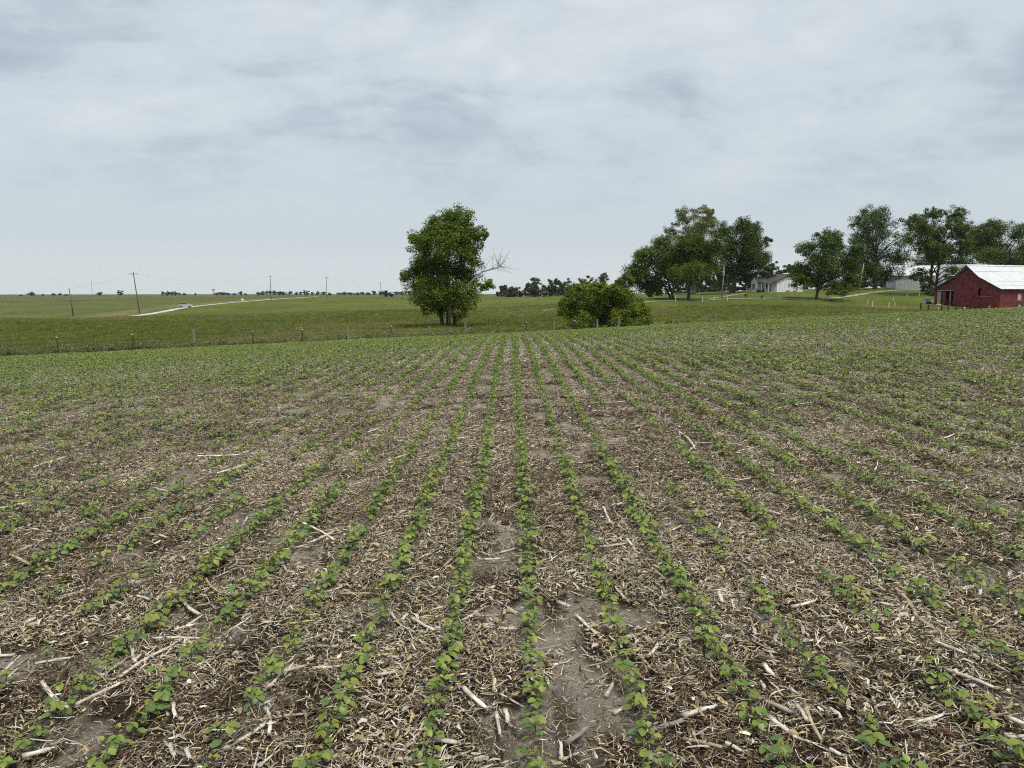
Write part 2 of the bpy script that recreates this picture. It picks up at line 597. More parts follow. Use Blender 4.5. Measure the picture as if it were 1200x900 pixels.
# --- pasture: the kind of grass is in the 'col' attribute, mottled by noise
m, nd, lk, bs = new_mat('pasture_grass')
at = nd.new('ShaderNodeAttribute')
at.attribute_name = 'col'
tc = nd.new('ShaderNodeTexCoord')
mp = nd.new('ShaderNodeMapping')
mp.inputs['Scale'].default_value = (1.0, 0.45, 1.0)
lk.new(tc.outputs['Object'], mp.inputs[0])
nA = noise_node(nd, lk, 0.05, 6, 0.65, vec=mp.outputs[0], dist=0.6)
nB = noise_node(nd, lk, 0.9, 6, 0.7, vec=mp.outputs[0])
rA = ramp_node(nd, lk, nA.outputs['Fac'], [(0.3, (0.66, 0.72, 0.66)), (0.5, (1.0, 1.0, 1.0)), (0.72, (1.42, 1.26, 1.12))])
rB = ramp_node(nd, lk, nB.outputs['Fac'], [(0.28, (0.6, 0.62, 0.6)), (0.5, (1.0, 1.0, 1.0)), (0.72, (1.36, 1.3, 1.25))])
c1 = mix_node(nd, lk, 0.9, at.outputs['Color'], rA.outputs[0], 'MULTIPLY')
c2 = mix_node(nd, lk, 0.9, c1, rB.outputs[0], 'MULTIPLY')
lk.new(c2, bs.inputs['Base Color'])
bs.inputs['Roughness'].default_value = 0.95
bs.inputs['Specular IOR Level'].default_value = 0.08
b = nd.new('ShaderNodeBump')
b.inputs['Strength'].default_value = 0.8
b.inputs['Distance'].default_value = 0.25
lk.new(nB.outputs['Fac'], b.inputs['Height'])
lk.new(b.outputs[0], bs.inputs['Normal'])
M['pasture'] = m

# ------------------------------------------------------------------ ground
ROAD = [(-120, 160), (20, 162), (95, 163), (133, 168), (162, 185), (190, 218), (217, 260), (260, 303), (310, 352), (350, 430), (372, 560)]
LANE = [(634, 160), (700, 165), (770, 175), (840, 180), (900, 174), (957, 172), (985, 180), (1010, 196), (1035, 212), (1062, 224), (1090, 232), (1120, 236)]
PATH = [(823, 183), (836, 187), (850, 193), (862, 199), (874, 203)]


def smooth_line(pts, n=12):
    P = [Vector((( p - 600) / FD * d, d)) for p, d in pts]
    P = [P[0] * 2 - P[1]] + P + [P[-1] * 2 - P[-2]]
    out = []
    for i in range(1, len(P) - 2):
        for k in range(n):
            t = k / n
            a, b, c, e = P[i - 1], P[i], P[i + 1], P[i + 2]
            out.append(0.5 * ((2 * b) + (c - a) * t + (2 * a - 5 * b + 4 * c - e) * t * t + (3 * b - a - 3 * c + e) * t ** 3))
    out.append(P[-2])
    return out


def strip(name, line, half, mat, lift, seed):
    vs, fs = [], []
    m = 5
    rnd = random.Random(seed)
    for i, p in enumerate(line):
        t = (line[min(i + 1, len(line) - 1)] - line[max(i - 1, 0)]).normalized()
        nrm = Vector((-t.y, t.x))
        wv = half * (1 + rnd.uniform(-0.35, 0.2))
        for k in range(m):
            s = (k / (m - 1) * 2 - 1)
            q = p + nrm * s * wv
            vs.append((q.x, q.y, float(land_z(q.x, q.y)) + lift * (1 - 0.6 * s * s)))
    for i in range(len(line) - 1):
        for k in range(m - 1):
            fs.append((i * m + k, i * m + k + 1, (i + 1) * m + k + 1, (i + 1) * m + k))
    return link(name, np_mesh(name, vs, fs, mat, smooth=True))


road_line = smooth_line(ROAD)
rx = np.array([p.x for p in road_line])
ry = np.array([p.y for p in road_line])

nth, nr = 520, 470
th = np.radians(np.linspace(-64, 64, nth))
rr = np.r_[0.5, np.geomspace(8, 4000, nr - 1)]
TH, RR = np.meshgrid(th, rr)
GX, GY = np.sin(TH) * RR, np.cos(TH) * RR
GZ = land_z(GX, GY)
bey = beyond(GX, GY)
GZ = GZ - 0.10 * smooth01((-bey + 0.5) / 0.8)                # tucked under the field's soil
GZ = GZ + np.where(bey > 3, (fbm(GX * 0.25, GY * 0.25, 5) - 0.5) * 0.35 * smooth01(bey / 10), 0)
meadow = np.array((0.108, 0.128, 0.023))
far_grass = np.array((0.105, 0.122, 0.034))
tan_crop = np.array((0.120, 0.112, 0.052))
lawn = np.array((0.100, 0.132, 0.026))
dry = np.array((0.230, 0.200, 0.085))
gc = np.tile(meadow, (nr, nth, 1))


def put(c, w):
    global gc
    gc = gc * (1 - w[..., None]) + c * w[..., None]


road_x = np.interp(GY, ry, rx)
wob = (fbm(GX * 0.03, GY * 0.03, 11) - 0.5) * 10
past_road = smooth01((road_x - GX + wob * 0.3 - 1) / 4) * (GY > 140)
past_road = np.maximum(past_road, smooth01((GY - 420 - GX * 0.3) / 25))
put(far_grass, past_road)
put(dry, past_road * smooth01(1 - np.abs(road_x - GX - 9 - wob) / 9) * 0.55 * (GY < 420))
bands = fbm(GX * 0.002 + 3, GY * 0.008, 21, 3)
put(tan_crop, smooth01((GY - 430) / 60) * smooth01((bands - 0.42) / 0.12) * 0.8)
put(np.array((0.03, 0.05, 0.018)), smooth01((GY - 430) / 40) * smooth01((0.36 - bands) / 0.06) * 0.7)
put(np.array((0.028, 0.042, 0.02)), smooth01(1 - np.abs(GY - 520 - 0.05 * GX) / 16) * (GX < 20) * 0.9)
lawn_w = smooth01((GY - 178 + 0.1 * GX) / 6) * smooth01((GX - 18) / 12) * (GY < 420)
put(lawn, lawn_w * 0.8)
yard = smooth01(1 - np.hypot((GX - 78) / 34, (GY - 148) / 26)) * (fbm(GX * 0.2, GY * 0.2, 9) > 0.4)
put(np.array((0.10, 0.095, 0.05)), yard * 0.5)
gf = (np.arange(nr - 1)[:, None] * nth + np.arange(nth - 1)[None]).ravel()
gfaces = np.stack([gf, gf + 1, gf + nth + 1, gf + nth], 1)[:, ::-1]
ground = link('ground', np_mesh('ground', np.stack([GX, GY, GZ], -1).reshape(-1, 3), gfaces, M['pasture'], gc.reshape(-1, 3), smooth=True))
tag(ground, 'rolling green pasture stretching from the wire fence to the flat horizon', 'pasture', kind='structure')

# field: bare soil with clods and shallow seed rows, up to the fence
nth, nr = 560, 540
th = np.radians(np.linspace(-62, 62, nth))
rr = np.geomspace(4.2, 110, nr)
TH, RR = np.meshgrid(th, rr)
SX, SY = np.sin(TH) * RR, np.cos(TH) * RR - 3.0
ROW, ROW0 = 0.381, 0.092
near = smooth01(1 - (RR - 12) / 25)
clods = (fbm(SX * 9, SY * 9, 31, 3) - 0.5) * 0.030 + (fbm(SX * 2.2, SY * 1.2, 33, 3) - 0.5) * 0.035
furrow = -0.006 * np.cos((SX - ROW0) / ROW * 2 * math.pi)
SZ = field_z(SX, SY) + (clods + furrow) * near
keep = beyond(SX, SY) < -0.3 + (fbm(SX * 0.6, SY * 0.6, 41) - 0.5) * 1.2
sf = (np.arange(nr - 1)[:, None] * nth + np.arange(nth - 1)[None]).ravel()
sfaces = np.stack([sf, sf + 1, sf + nth + 1, sf + nth], 1)[:, ::-1]
kf = keep.ravel()[sfaces].all(1)
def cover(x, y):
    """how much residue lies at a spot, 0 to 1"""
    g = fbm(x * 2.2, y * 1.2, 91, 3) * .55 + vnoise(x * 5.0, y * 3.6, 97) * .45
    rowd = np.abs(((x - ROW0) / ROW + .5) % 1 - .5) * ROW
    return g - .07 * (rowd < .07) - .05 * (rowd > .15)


bare_w = 1 - smooth01((cover(SX, SY) - .285) / .14)          # soil paler where little residue lies, darker under it
sc_ = np.array((.072, .055, .039)) * (1 - bare_w[..., None]) + np.array((.430, .385, .325)) * bare_w[..., None]
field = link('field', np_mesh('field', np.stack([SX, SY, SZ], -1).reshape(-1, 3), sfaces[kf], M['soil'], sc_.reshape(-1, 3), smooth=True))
tag(field, 'bare grey brown soil of the planted field sloping up to the right', 'field', kind='structure')


def soil_z(x, y):
    r = np.hypot(x, np.asarray(y) + 3.0)
    nr_ = smooth01(1 - (r - 12) / 25)
    return field_z(x, y) + nr_ * ((fbm(np.asarray(x) * 9, np.asarray(y) * 9, 31, 3) - 0.5) * 0.030
                                  + (fbm(np.asarray(x) * 2.2, np.asarray(y) * 1.2, 33, 3) - 0.5) * 0.035
                                  - 0.006 * np.cos((np.asarray(x) - ROW0) / ROW * 2 * math.pi))


road = strip('road', road_line, 1.5, M['gravel'], 0.16, 1)
tag(road, 'pale gravel road curving away through the pasture on the left', 'road', kind='structure')
lane = strip('lane', smooth_line(LANE), 0.85, M['lane_gravel'], 0.14, 2)
tag(lane, 'narrow gravel farm lane leading past the white house to the sheds', 'lane', kind='structure')
path = strip('path', smooth_line(PATH), 0.55, M['lane_gravel'], 0.16, 3)
tag(path, 'short pale footpath rising across the lawn towards the white house', 'path', kind='structure')

# ------------------------------------------------------------------ trees
def tube_path(a, b, bend, n=5):
    a, b = Vector(a), Vector(b)
    out = []
    for k in range(n + 1):
        t = k / n
        p = a.lerp(b, t)
        p = p + bend * (4 * t * (1 - t))
        out.append(p)
    return out


def crown_mesh(name, clumps, crad, per, size, base, rs, mat, squash=0.8, spread=0.25):
    K = len(clumps)
    N = K * per
    cen = np.repeat(clumps, per, 0)
    rad = np.repeat(crad, per)
    off = rs.normal(size=(N, 3))
    off /= np.linalg.norm(off, axis=1, keepdims=True) + 1e-9
    off *= (rs.rand(N, 1) ** 0.45)
    pos = cen + off * rad[:, None] * np.array((1, 1, squash))
    nrm = off * 0.7 + np.array((0, 0, 0.75)) + rs.normal(size=(N, 3)) * 0.5
    nrm /= np.linalg.norm(nrm, axis=1, keepdims=True) + 1e-9
    t = np.cross(nrm, rs.normal(size=(N, 3)))
    t /= np.linalg.norm(t, axis=1, keepdims=True) + 1e-9
    b = np.cross(nrm, t)
    L = (size * (0.6 + 0.8 * rs.rand(N)))[:, None]
    W = L * 0.62
    V = np.stack([pos - t * L * 0.5, pos + b * W * 0.5 + nrm * L * 0.12, pos + t * L * 0.5, pos - b * W * 0.5 + nrm * L * 0.12], 1).reshape(-1, 3)
    Fc = np.arange(N * 4).reshape(N, 4)
    clv = np.repeat(1 + (rs.rand(K) - 0.5) * 2 * spread, per)
    lv = clv * (0.6 + 0.8 * rs.rand(N))
    c = np.array(base)[None] * lv[:, None]
    c[:, 0] *= 1 + 0.25 * (rs.rand(N) - 0.3)
    return np_mesh(name, V, Fc, mat, np.repeat(c, 4, 0))


def tree(name, label, base_px, base_row, d, lobes, trunk_w, leaves=7000, leaf=0.34, color=(0.045, 0.080, 0.020), group=None, seed=1,
         stems=1, airy=1.0, fork=0.35, cat='tree', limbs=22, bark='bark', clump=1.0, depth=1.0):
    """lobes: (photo column, photo row, half width, half height) of the crown's masses, at distance d"""
    rs = np.random.RandomState(seed)
    rnd = random.Random(seed)
    s = d / FD
    root_p = spot(base_px, d)
    root = empty(name, root_p)
    tag(root, label, cat, group)
    color = tuple(np.array(color) * np.array((2.15, 1.9, 1.05)))
    leaves = int(leaves * 2.5)
    leaf = leaf * 0.82
    L = np.array([((p - base_px) * s, 0.0, (base_row - r) * s, a * s * 1.17, b * s * 1.17) for p, r, a, b in lobes])
    # masses sit at different depths through the crown
    cx = L[:, 0].mean()
    halfw = (np.abs(L[:, 0] - cx) + L[:, 3]).max()
    for i in range(len(L)):
        k = math.sqrt(max(0.0, 1 - min(1, abs(L[i, 0] - cx) / halfw) ** 2))
        L[i, 1] = rnd.uniform(-0.6, 0.6) * halfw * k * depth
    area = L[:, 3] * L[:, 4]
    tot = max(18, int(leaves / 75))
    clumps, crad = [], []
    for i, (x, y, z, a, b) in enumerate(L):
        n = max(3, int(round(tot * area[i] / area.sum())))
        v = rs.normal(size=(n, 3))
        v /= np.linalg.norm(v, axis=1, keepdims=True)
        v *= (rs.rand(n, 1) ** 0.45) * 0.88
        clumps.append(np.array((x, y, z)) + v * np.array((a, (a + b) * 0.55 * depth, b)))
        crad.append(np.full(n, 0.0) + min(a, b) * (0.27 + 0.25 * rs.rand(n)) * clump)
    clumps, crad = np.concatenate(clumps), np.concatenate(crad)
    crad = np.maximum(crad, leaf * 1.3)
    per = max(8, int(leaves / len(clumps)))
    cr = link('crown', crown_mesh('crown', clumps, crad, per, leaf, color, rs, M['tree_leaf'], spread=0.38), root)
    # trunk and limbs
    top = (L[:, 2] + L[:, 4]).max()
    low = (L[:, 2] - L[:, 4]).min()
    mb = MB()
    tops = []
    for k in range(stems):
        sp = (k - (stems - 1) / 2)
        bx = sp * trunk_w * 0.8
        hx = cx * 0.8 + sp * halfw * 0.35
        hh = top * (0.72 - 0.08 * abs(sp))
        pts = [(bx * 1.1, 0, -0.3), (bx, rnd.uniform(-.1, .1), 0.35), (bx + (hx - bx) * 0.15, 0, hh * fork * 0.6),
               (bx + (hx - bx) * 0.45, rnd.uniform(-.4, .4), hh * 0.5), (hx * 0.9, rnd.uniform(-.6, .6), hh * 0.78), (hx, rnd.uniform(-.8, .8), hh)]
        w = trunk_w / math.sqrt(stems)
        rads = [w * 0.75, w * 0.52, w * 0.42, w * 0.3, w * 0.17, w * 0.05]
        mb.tube(pts, rads, 8)
        tops.append((pts, rads))
    order = list(range(len(clumps)))
    rnd.shuffle(order)
    for i in order[:limbs]:
        c = Vector(clumps[i])
        pts, rads = tops[rnd.randrange(len(tops))]
        t = rnd.uniform(0.25, 0.8)
        z0 = min(c.z * rnd.uniform(0.45, 0.85), pts[-1][2] * 0.95)
        z0 = max(z0, min(low * 1.05 + 0.5, top * 0.3))
        j = max(k for k in range(len(pts)) if pts[k][2] <= z0 or k == 0)
        j = min(j, len(pts) - 2)
        f = (z0 - pts[j][2]) / max(0.01, pts[j + 1][2] - pts[j][2])
        a = Vector(pts[j]).lerp(Vector(pts[j + 1]), min(1, max(0, f)))
        r0 = (rads[j] * (1 - f) + rads[j + 1] * f) * 0.6
        r0 = max(r0, trunk_w * 0.06)
        bend = Vector((0, 0, (c - a).length * 0.12)) + Vector((rnd.uniform(-1, 1), rnd.uniform(-1, 1), 0)) * (c - a).length * 0.06
        pp = tube_path(a, c, bend, 5)
        mb.tube(pp, [r0 * (1 - 0.85 * k / 5) for k in range(6)], 5)
    mb.build('trunk', M[bark], root, smooth=True)
    return root


def Z(ox, oy, sc, items):
    """lobes measured in an enlarged view: offset and scale back to photo pixels"""
    return [(ox + x / sc, oy + y / sc, a / sc, b / sc) for x, y, a, b in items]


# the lone tree in the pasture
main_tree = tree('broadleaf_tree', 'tall lone green tree with a bare grey limb, standing in pasture beyond the fence', 525, 383, 98,
     Z(470, 240, 5.627, [(380, 110, 105, 72), (255, 165, 75, 65), (480, 185, 85, 60), (135, 265, 92, 80), (320, 270, 150, 120), (455, 330, 90, 85),
                         (95, 440, 108, 78), (250, 420, 130, 110), (420, 440, 110, 100), (175, 575, 122, 92), (225, 668, 115, 68), (570, 530, 75, 42),
                         (450, 600, 85, 85), (400, 695, 50, 60), (300, 560, 120, 100), (20, 470, 38, 42), (540, 200, 40, 30), (300, 55, 40, 25), (170, 360, 110, 100), (215, 225, 75, 75), (330, 150, 120, 90), (420, 250, 110, 100), (110, 525, 95, 70), (330, 640, 80, 70)]),
     0.95, leaves=30000, leaf=0.27, color=(0.058, 0.098, 0.020), seed=4, stems=3, limbs=34)
s98 = 98 / FD
dl = MB()


def mt(px, py, y=0.0):
    return Vector(((px - 525) * s98, y, (383 - py) * s98))


limb_pts = [mt(531, 372, -1.2), mt(537, 352, -1.8), mt(546, 338, -1.6), mt(557, 326, -1.2), mt(566, 319, -0.8), mt(576, 316, -0.4), mt(586, 312.5, 0)]
dl.tube(limb_pts, [0.20, 0.17, 0.14, 0.11, 0.085, 0.065, 0.045], 6)
dl.tube([mt(527, 378, -1.2), mt(528, 362, -1.6), mt(530, 345, -1.8), mt(533, 330, -1.4)], [0.17, 0.15, 0.1, 0.05], 6)
rnd = random.Random(7)
for _ in range(26):
    a = limb_pts[rnd.choice((4, 5, 5, 6, 6, 6))].lerp(limb_pts[6], rnd.random())
    ang = rnd.uniform(-0.5, 2.4)
    ln = rnd.uniform(1.0, 2.6)
    p1 = a + Vector((math.cos(ang) * 0.5, rnd.uniform(-.35, .35), math.sin(ang) * 0.6)) * ln
    p2 = p1 + Vector((math.cos(ang + rnd.uniform(-.7, .7)) * 0.4, rnd.uniform(-.3, .3), math.sin(ang + rnd.uniform(-.7, .7)) * 0.4)) * ln
    dl.tube([a, p1, p2], [0.028, 0.018, 0.009], 3)
    for q in range(2):
        e = p1.lerp(p2, rnd.random())
        dl.tube([e, e + Vector((rnd.uniform(-.4, .5), rnd.uniform(-.3, .3), rnd.uniform(-.2, .5)))], [0.012, 0.006], 3)
o = dl.build('dead_limb', M['pale_bark'], main_tree, smooth=True)
o['label'] = 'bare grey dead limb with fine twigs reaching right'

tree('round_bush', 'wide round leafy bush growing low beside the field crest', 707, 384, 86,
     Z(540, 230, 4.615, [(570, 565, 48, 50), (640, 480, 60, 50), (735, 458, 62, 40), (690, 470, 80, 45), (640, 455, 30, 28), (810, 462, 50, 34), (800, 495, 110, 52), (600, 510, 60, 50), (700, 540, 120, 90), (835, 500, 110, 65), (920, 560, 95, 75), (980, 615, 58, 58),
                         (640, 630, 80, 60), (760, 630, 110, 75), (880, 630, 100, 65), (690, 690, 90, 40), (820, 690, 120, 40)]),
     0.4, leaves=22000, leaf=0.23, color=(0.064, 0.110, 0.022), seed=8, stems=4, limbs=26, cat='bush', fork=0.2)

G1 = 'trees left of the white house'
tree('broadleaf_tree', 'leafy green tree at the left edge of the grove beside the white house', 787, 348.5, 190,
     Z(720, 220, 5, [(180, 400, 65, 55), (105, 500, 55, 60), (200, 560, 80, 60), (270, 330, 65, 55), (300, 440, 90, 90), (240, 600, 60, 30), (60, 540, 45, 45), (150, 470, 60, 60)]),
     0.8, leaves=15000, leaf=0.42, color=(0.050, 0.085, 0.021), group=G1, seed=11, stems=2)
tree('broadleaf_tree', 'front tree of the grove, slim dark trunk beside the white posts', 807, 353, 183,
     Z(720, 220, 5, [(430, 340, 100, 65), (380, 420, 110, 85), (500, 400, 100, 90), (560, 340, 55, 55), (430, 510, 110, 65), (550, 470, 65, 60), (350, 520, 60, 50)]),
     0.75, leaves=16000, leaf=0.40, color=(0.046, 0.080, 0.020), group=G1, seed=12)
tree('broadleaf_tree', 'tallest thin grey green tree rising behind the middle of the grove', 812, 343.5, 228,
     Z(720, 220, 5, [(380, 170, 58, 48), (335, 245, 48, 42), (510, 145, 65, 45), (565, 200, 42, 42), (470, 230, 90, 60), (430, 290, 110, 60), (470, 400, 120, 90)]),
     1.0, leaves=13000, leaf=0.40, color=(0.082, 0.105, 0.050), group=G1, seed=13, stems=2, limbs=40, clump=0.85, bark='pale_bark')
tree('broadleaf_tree', 'broad dark spreading tree with thick trunk just left of the white house', 858, 343.5, 212,
     Z(720, 220, 5, [(720, 240, 88, 52), (640, 265, 70, 60), (790, 275, 78, 58), (840, 335, 50, 58), (740, 350, 110, 80), (640, 380, 70, 80), (893, 310, 32, 32),
                     (870, 420, 52, 46), (800, 440, 90, 70), (690, 470, 90, 80), (855, 490, 65, 38), (760, 520, 80, 45), (905, 460, 28, 25)]),
     1.5, leaves=20000, leaf=0.42, color=(0.034, 0.062, 0.016), group=G1, seed=14, limbs=30)

G2 = 'trees around the farmyard sheds'
tree('broadleaf_tree', 'small bushy tree standing alone on the lane right of the white house', 957, 351, 170,
     Z(920, 220, 4.2857, [(170, 265, 68, 42), (110, 310, 48, 42), (250, 290, 58, 45), (190, 360, 100, 70), (320, 335, 48, 55), (90, 420, 58, 45), (180, 450, 100, 60), (290, 430, 80, 60),
                          (330, 480, 48, 40), (60, 470, 38, 38), (220, 505, 70, 38)]),
     0.65, leaves=18000, leaf=0.37, color=(0.042, 0.074, 0.018), group=G2, seed=21)
tree('broadleaf_tree', 'tall dark tree behind the grey pole, left of the white shed', 1025, 339, 232,
     Z(920, 220, 4.2857, [(470, 130, 72, 48), (320, 185, 58, 40), (400, 200, 80, 60), (480, 240, 90, 70), (340, 255, 60, 50), (560, 265, 58, 58), (440, 330, 100, 70), (540, 350, 75, 55),
                          (470, 410, 95, 48), (580, 185, 38, 38), (370, 400, 60, 60), (400, 425, 90, 52), (520, 430, 80, 42), (345, 340, 80, 60)]),
     1.4, leaves=19000, leaf=0.45, color=(0.030, 0.056, 0.015), group=G2, seed=22, limbs=28)
tree('broadleaf_tree', 'airy forked tree in front of the white shed, left of the red barn', 1093, 346.5, 190,
     Z(920, 220, 4.2857, [(770, 135, 58, 38), (880, 135, 52, 42), (690, 165, 52, 38), (640, 205, 55, 45), (720, 235, 75, 55), (820, 210, 75, 55), (890, 215, 42, 45), (660, 300, 62, 42),
                          (835, 310, 60, 42), (880, 280, 45, 35), (720, 340, 60, 42), (670, 435, 50, 36), (780, 430, 45, 42), (640, 465, 25, 25), (745, 490, 32, 45)]),
     1.1, leaves=17000, leaf=0.38, color=(0.036, 0.064, 0.018), group=G2, seed=23, stems=2, limbs=46, clump=0.85, fork=0.3)
tree('broadleaf_tree', 'rounded tree rising directly behind the red barn roof', 1170, 338, 238,
     Z(920, 220, 4.2857, [(1060, 190, 88, 48), (1000, 230, 55, 48), (1120, 225, 52, 48), (1070, 280, 100, 60), (985, 345, 75, 50), (1100, 350, 90, 42), (1170, 290, 30, 40)]),
     1.1, leaves=15000, leaf=0.45, color=(0.044, 0.076, 0.022), group=G2, seed=24)
tree('broadleaf_tree', 'dark tree cut by the right edge of the photo behind the barn', 1206, 338, 244,
     Z(920, 220, 4.2857, [(1190, 370, 60, 50), (1240, 320, 70, 60), (1220, 420, 80, 60), (1160, 400, 40, 30)]),
     0.9, leaves=9000, leaf=0.45, color=(0.032, 0.060, 0.018), group=G2, seed=25)
tree('broadleaf_tree', 'dark leafy tree filling the gap behind the white shed roof', 1098, 338, 285,
     Z(920, 220, 4.2857, [(800, 300, 90, 50), (900, 310, 80, 50), (700, 350, 80, 50), (860, 380, 100, 40), (640, 400, 70, 50), (930, 380, 60, 45)]),
     0.9, leaves=9000, leaf=0.55, color=(0.034, 0.060, 0.020), group=G2, seed=26)
tree('evergreen_tree', 'small blue green evergreen just behind the peak of the barn', 1130.5, 338, 212,
     Z(920, 220, 4.2857, [(902, 380, 10, 12), (902, 410, 18, 25), (902, 450, 26, 35)]), 0.3, leaves=2500, leaf=0.35, color=(0.028, 0.048, 0.036), group=G2, seed=27)

G3 = 'woods behind the farm'
wood = [(592, 345, 345, 7, 9, 470, 'small dark tree at the left end of the far wood'),
        (604, 345, 345, 10, 8, 450, 'dull grey green tree second from left in the far wood'),
        (623, 345, 345, 10, 14, 440, 'tallest pointed dark tree in the left half of the far wood'),
        (646, 345, 345, 12, 13, 455, 'broad dark tree in the middle of the far wood'),
        (661, 345, 345, 9, 11, 470, 'low rounded tree in the far wood left of the bush top'),
        (680, 345, 345, 13, 14, 430, 'wide crowned tree of the far wood above the bush, left one'),
        (702, 345, 345, 10, 15, 420, 'flat topped tree of the far wood directly above the bush'),
        (727, 345, 345, 9, 12, 440, 'small far tree between the round bush and the grove')]
cols3 = [(0.030, 0.050, 0.026), (0.044, 0.050, 0.036), (0.028, 0.048, 0.024), (0.030, 0.052, 0.024), (0.032, 0.054, 0.026), (0.034, 0.058, 0.026), (0.034, 0.060, 0.026), (0.040, 0.066, 0.030)]
for i, (p, r, _, hw, hh, d, lab) in enumerate(wood):
    rw = random.Random(300 + i)
    lb = [(p + rw.uniform(-.5, .5) * hw, r - hh * (0.2 + 0.95 * k / 6) * 1.2 + rw.uniform(-1, 1), hw * (1.3 - 0.12 * k), hh * 0.34) for k in range(7)]
    lb += [(p + sg * hw * 0.55, r - hh * 0.55, hw * 0.5, hh * 0.4) for sg in (-1, 1)]
    tree('far_tree', lab, p, r, d, lb, 0.5, leaves=3200, leaf=0.75, color=cols3[i], group=G3, seed=310 + i, limbs=8)
back = [(834, 12, 13, 330, 'dark tree in shade behind the grove, right of the front trunk'), (876, 13, 12, 340, 'dark tree in shade behind the broad tree trunk'),
        (846, 14, 12, 345, 'low dark tree behind the grey pole with the transformer'), (893, 10, 13, 350, 'dark tree just behind the left end of the white house'),
        (915, 12, 15, 335, 'far tree top showing just above the house roof'), (934, 12, 16, 330, 'far tree top right of the house roof ridge'),
        (822, 12, 12, 335, 'low dark tree behind the slim front trunk of the grove'), (1037, 14, 11, 330, 'low dark tree just left of the white shed'),
        (1003, 14, 10, 340, 'low dark tree behind the small red shed'), (798, 14, 12, 340, 'low dark tree behind the left trunks of the grove'),
        (774, 14, 11, 350, 'low dark tree behind the left edge of the grove')]
for i, (p, hw, hh, d, lab) in enumerate(back):
    rw = random.Random(400 + i)
    g = spot(p, d)
    r = HORIZON - (g.z - EYE) / d * FD
    lb = [(p + rw.uniform(-.6, .6) * hw, r - hh * (0.12 + 1.4 * k / 7) + rw.uniform(-1, 1), hw * (1.15 - 0.09 * k), hh * 0.36) for k in range(8)]
    tree('far_tree', lab, p, r, d, lb, 0.5, leaves=3000, leaf=0.7, color=(0.028, 0.048, 0.026), group='shaded trees behind the house and grove', seed=420 + i, limbs=8)

# tiny trees along the flat horizon, left to right: column, width, height in photo pixels
hz = [(24, 3, 1.6), (37, 7, 5), (50, 4, 2), (63, 4, 3), (70, 5, 2.6), (77, 4, 2.2), (116, 7, 4.4), (141, 6, 6.5), (191, 5, 4.6), (196, 6, 5.2), (201, 5, 4.6), (205, 5, 5), (210, 4, 3), (216, 4, 3),
      (229, 2, 3), (253, 5, 3), (258, 6, 3.6), (263, 6, 4), (268, 5, 3.2), (274, 5, 2.6), (282, 5, 4.6), (288, 4, 2.6), (303, 5, 4), (308, 6, 5), (314, 7, 5.4), (321, 6, 5.8), (327, 7, 5), (333, 6, 4.2),
      (340, 6, 4.6), (347, 4, 4), (352, 4, 4.4), (359, 7, 6), (366, 4, 3.6), (372, 5, 5), (379, 6, 4.2), (386, 5, 3), (398, 6, 3), (404, 7, 4), (411, 7, 3.4), (418, 7, 3.2), (425, 7, 3.6), (432, 6, 3.4), (439, 6, 5.4),
      (446, 5, 5), (451, 9, 7), (458, 9, 5.4), (465, 7, 4.4), (471, 7, 4.4), (477, 7, 5)]
protos = []
for k in range(4):
    rs = np.random.RandomState(60 + k)
    v = rs.normal(size=(26, 3))
    v /= np.linalg.norm(v, axis=1, keepdims=True)
    cl = np.array((0, 0, 0.46)) + v * (rs.rand(26, 1) ** 0.4) * np.array((0.40, 0.40, 0.42))
    cl[:, 0] += (rs.rand(26) - 0.5) * 0.15
    crm = crown_mesh('crown', cl, np.full(26, 0.13), 22, 0.14, (0.026, 0.044, 0.028), rs, M['tree_leaf'])
    t = MB().tube([(0, 0, -0.03), (0.01, 0, 0.3), (0.0, 0.01, 0.7)], [0.045, 0.03, 0.008], 5)
    protos.append((crm, t.mesh('trunk', M['bark'])))


def nth_word(n):
    w = ['first', 'second', 'third', 'fourth', 'fifth', 'sixth', 'seventh', 'eighth', 'ninth', 'tenth']
    if n <= 10:
        return w[n - 1]
    return '%d%s' % (n, 'th' if 10 <= n % 100 <= 20 else {1: 'st', 2: 'nd', 3: 'rd'}.get(n % 10, 'th'))


for i, (p, w, h) in enumerate(hz):
    d = 620 if p in (451, 458) else 1150 + (i * 37) % 160
    o = empty('horizon_tree', spot(p, d), rz=i * 1.3)
    s = d / FD
    o.scale = (w * s * 1.45, w * s * 1.2, h * s * 1.1 + 0.6)
    tag(o, '%s tiny tree from the left along the far flat horizon' % nth_word(i + 1), 'tree', 'tiny trees along the far horizon')
    link('crown', protos[i % 4][0], o)
    link('trunk', protos[i % 4][1], o)

# ------------------------------------------------------------------ wire fence between field and pasture
def fence_at(px, off=0.0):
    u = (px - 600) / FD
    d = (FY0 - FSL * FX0 + off) / (1 - FSL * u)
    return spot(px, d)


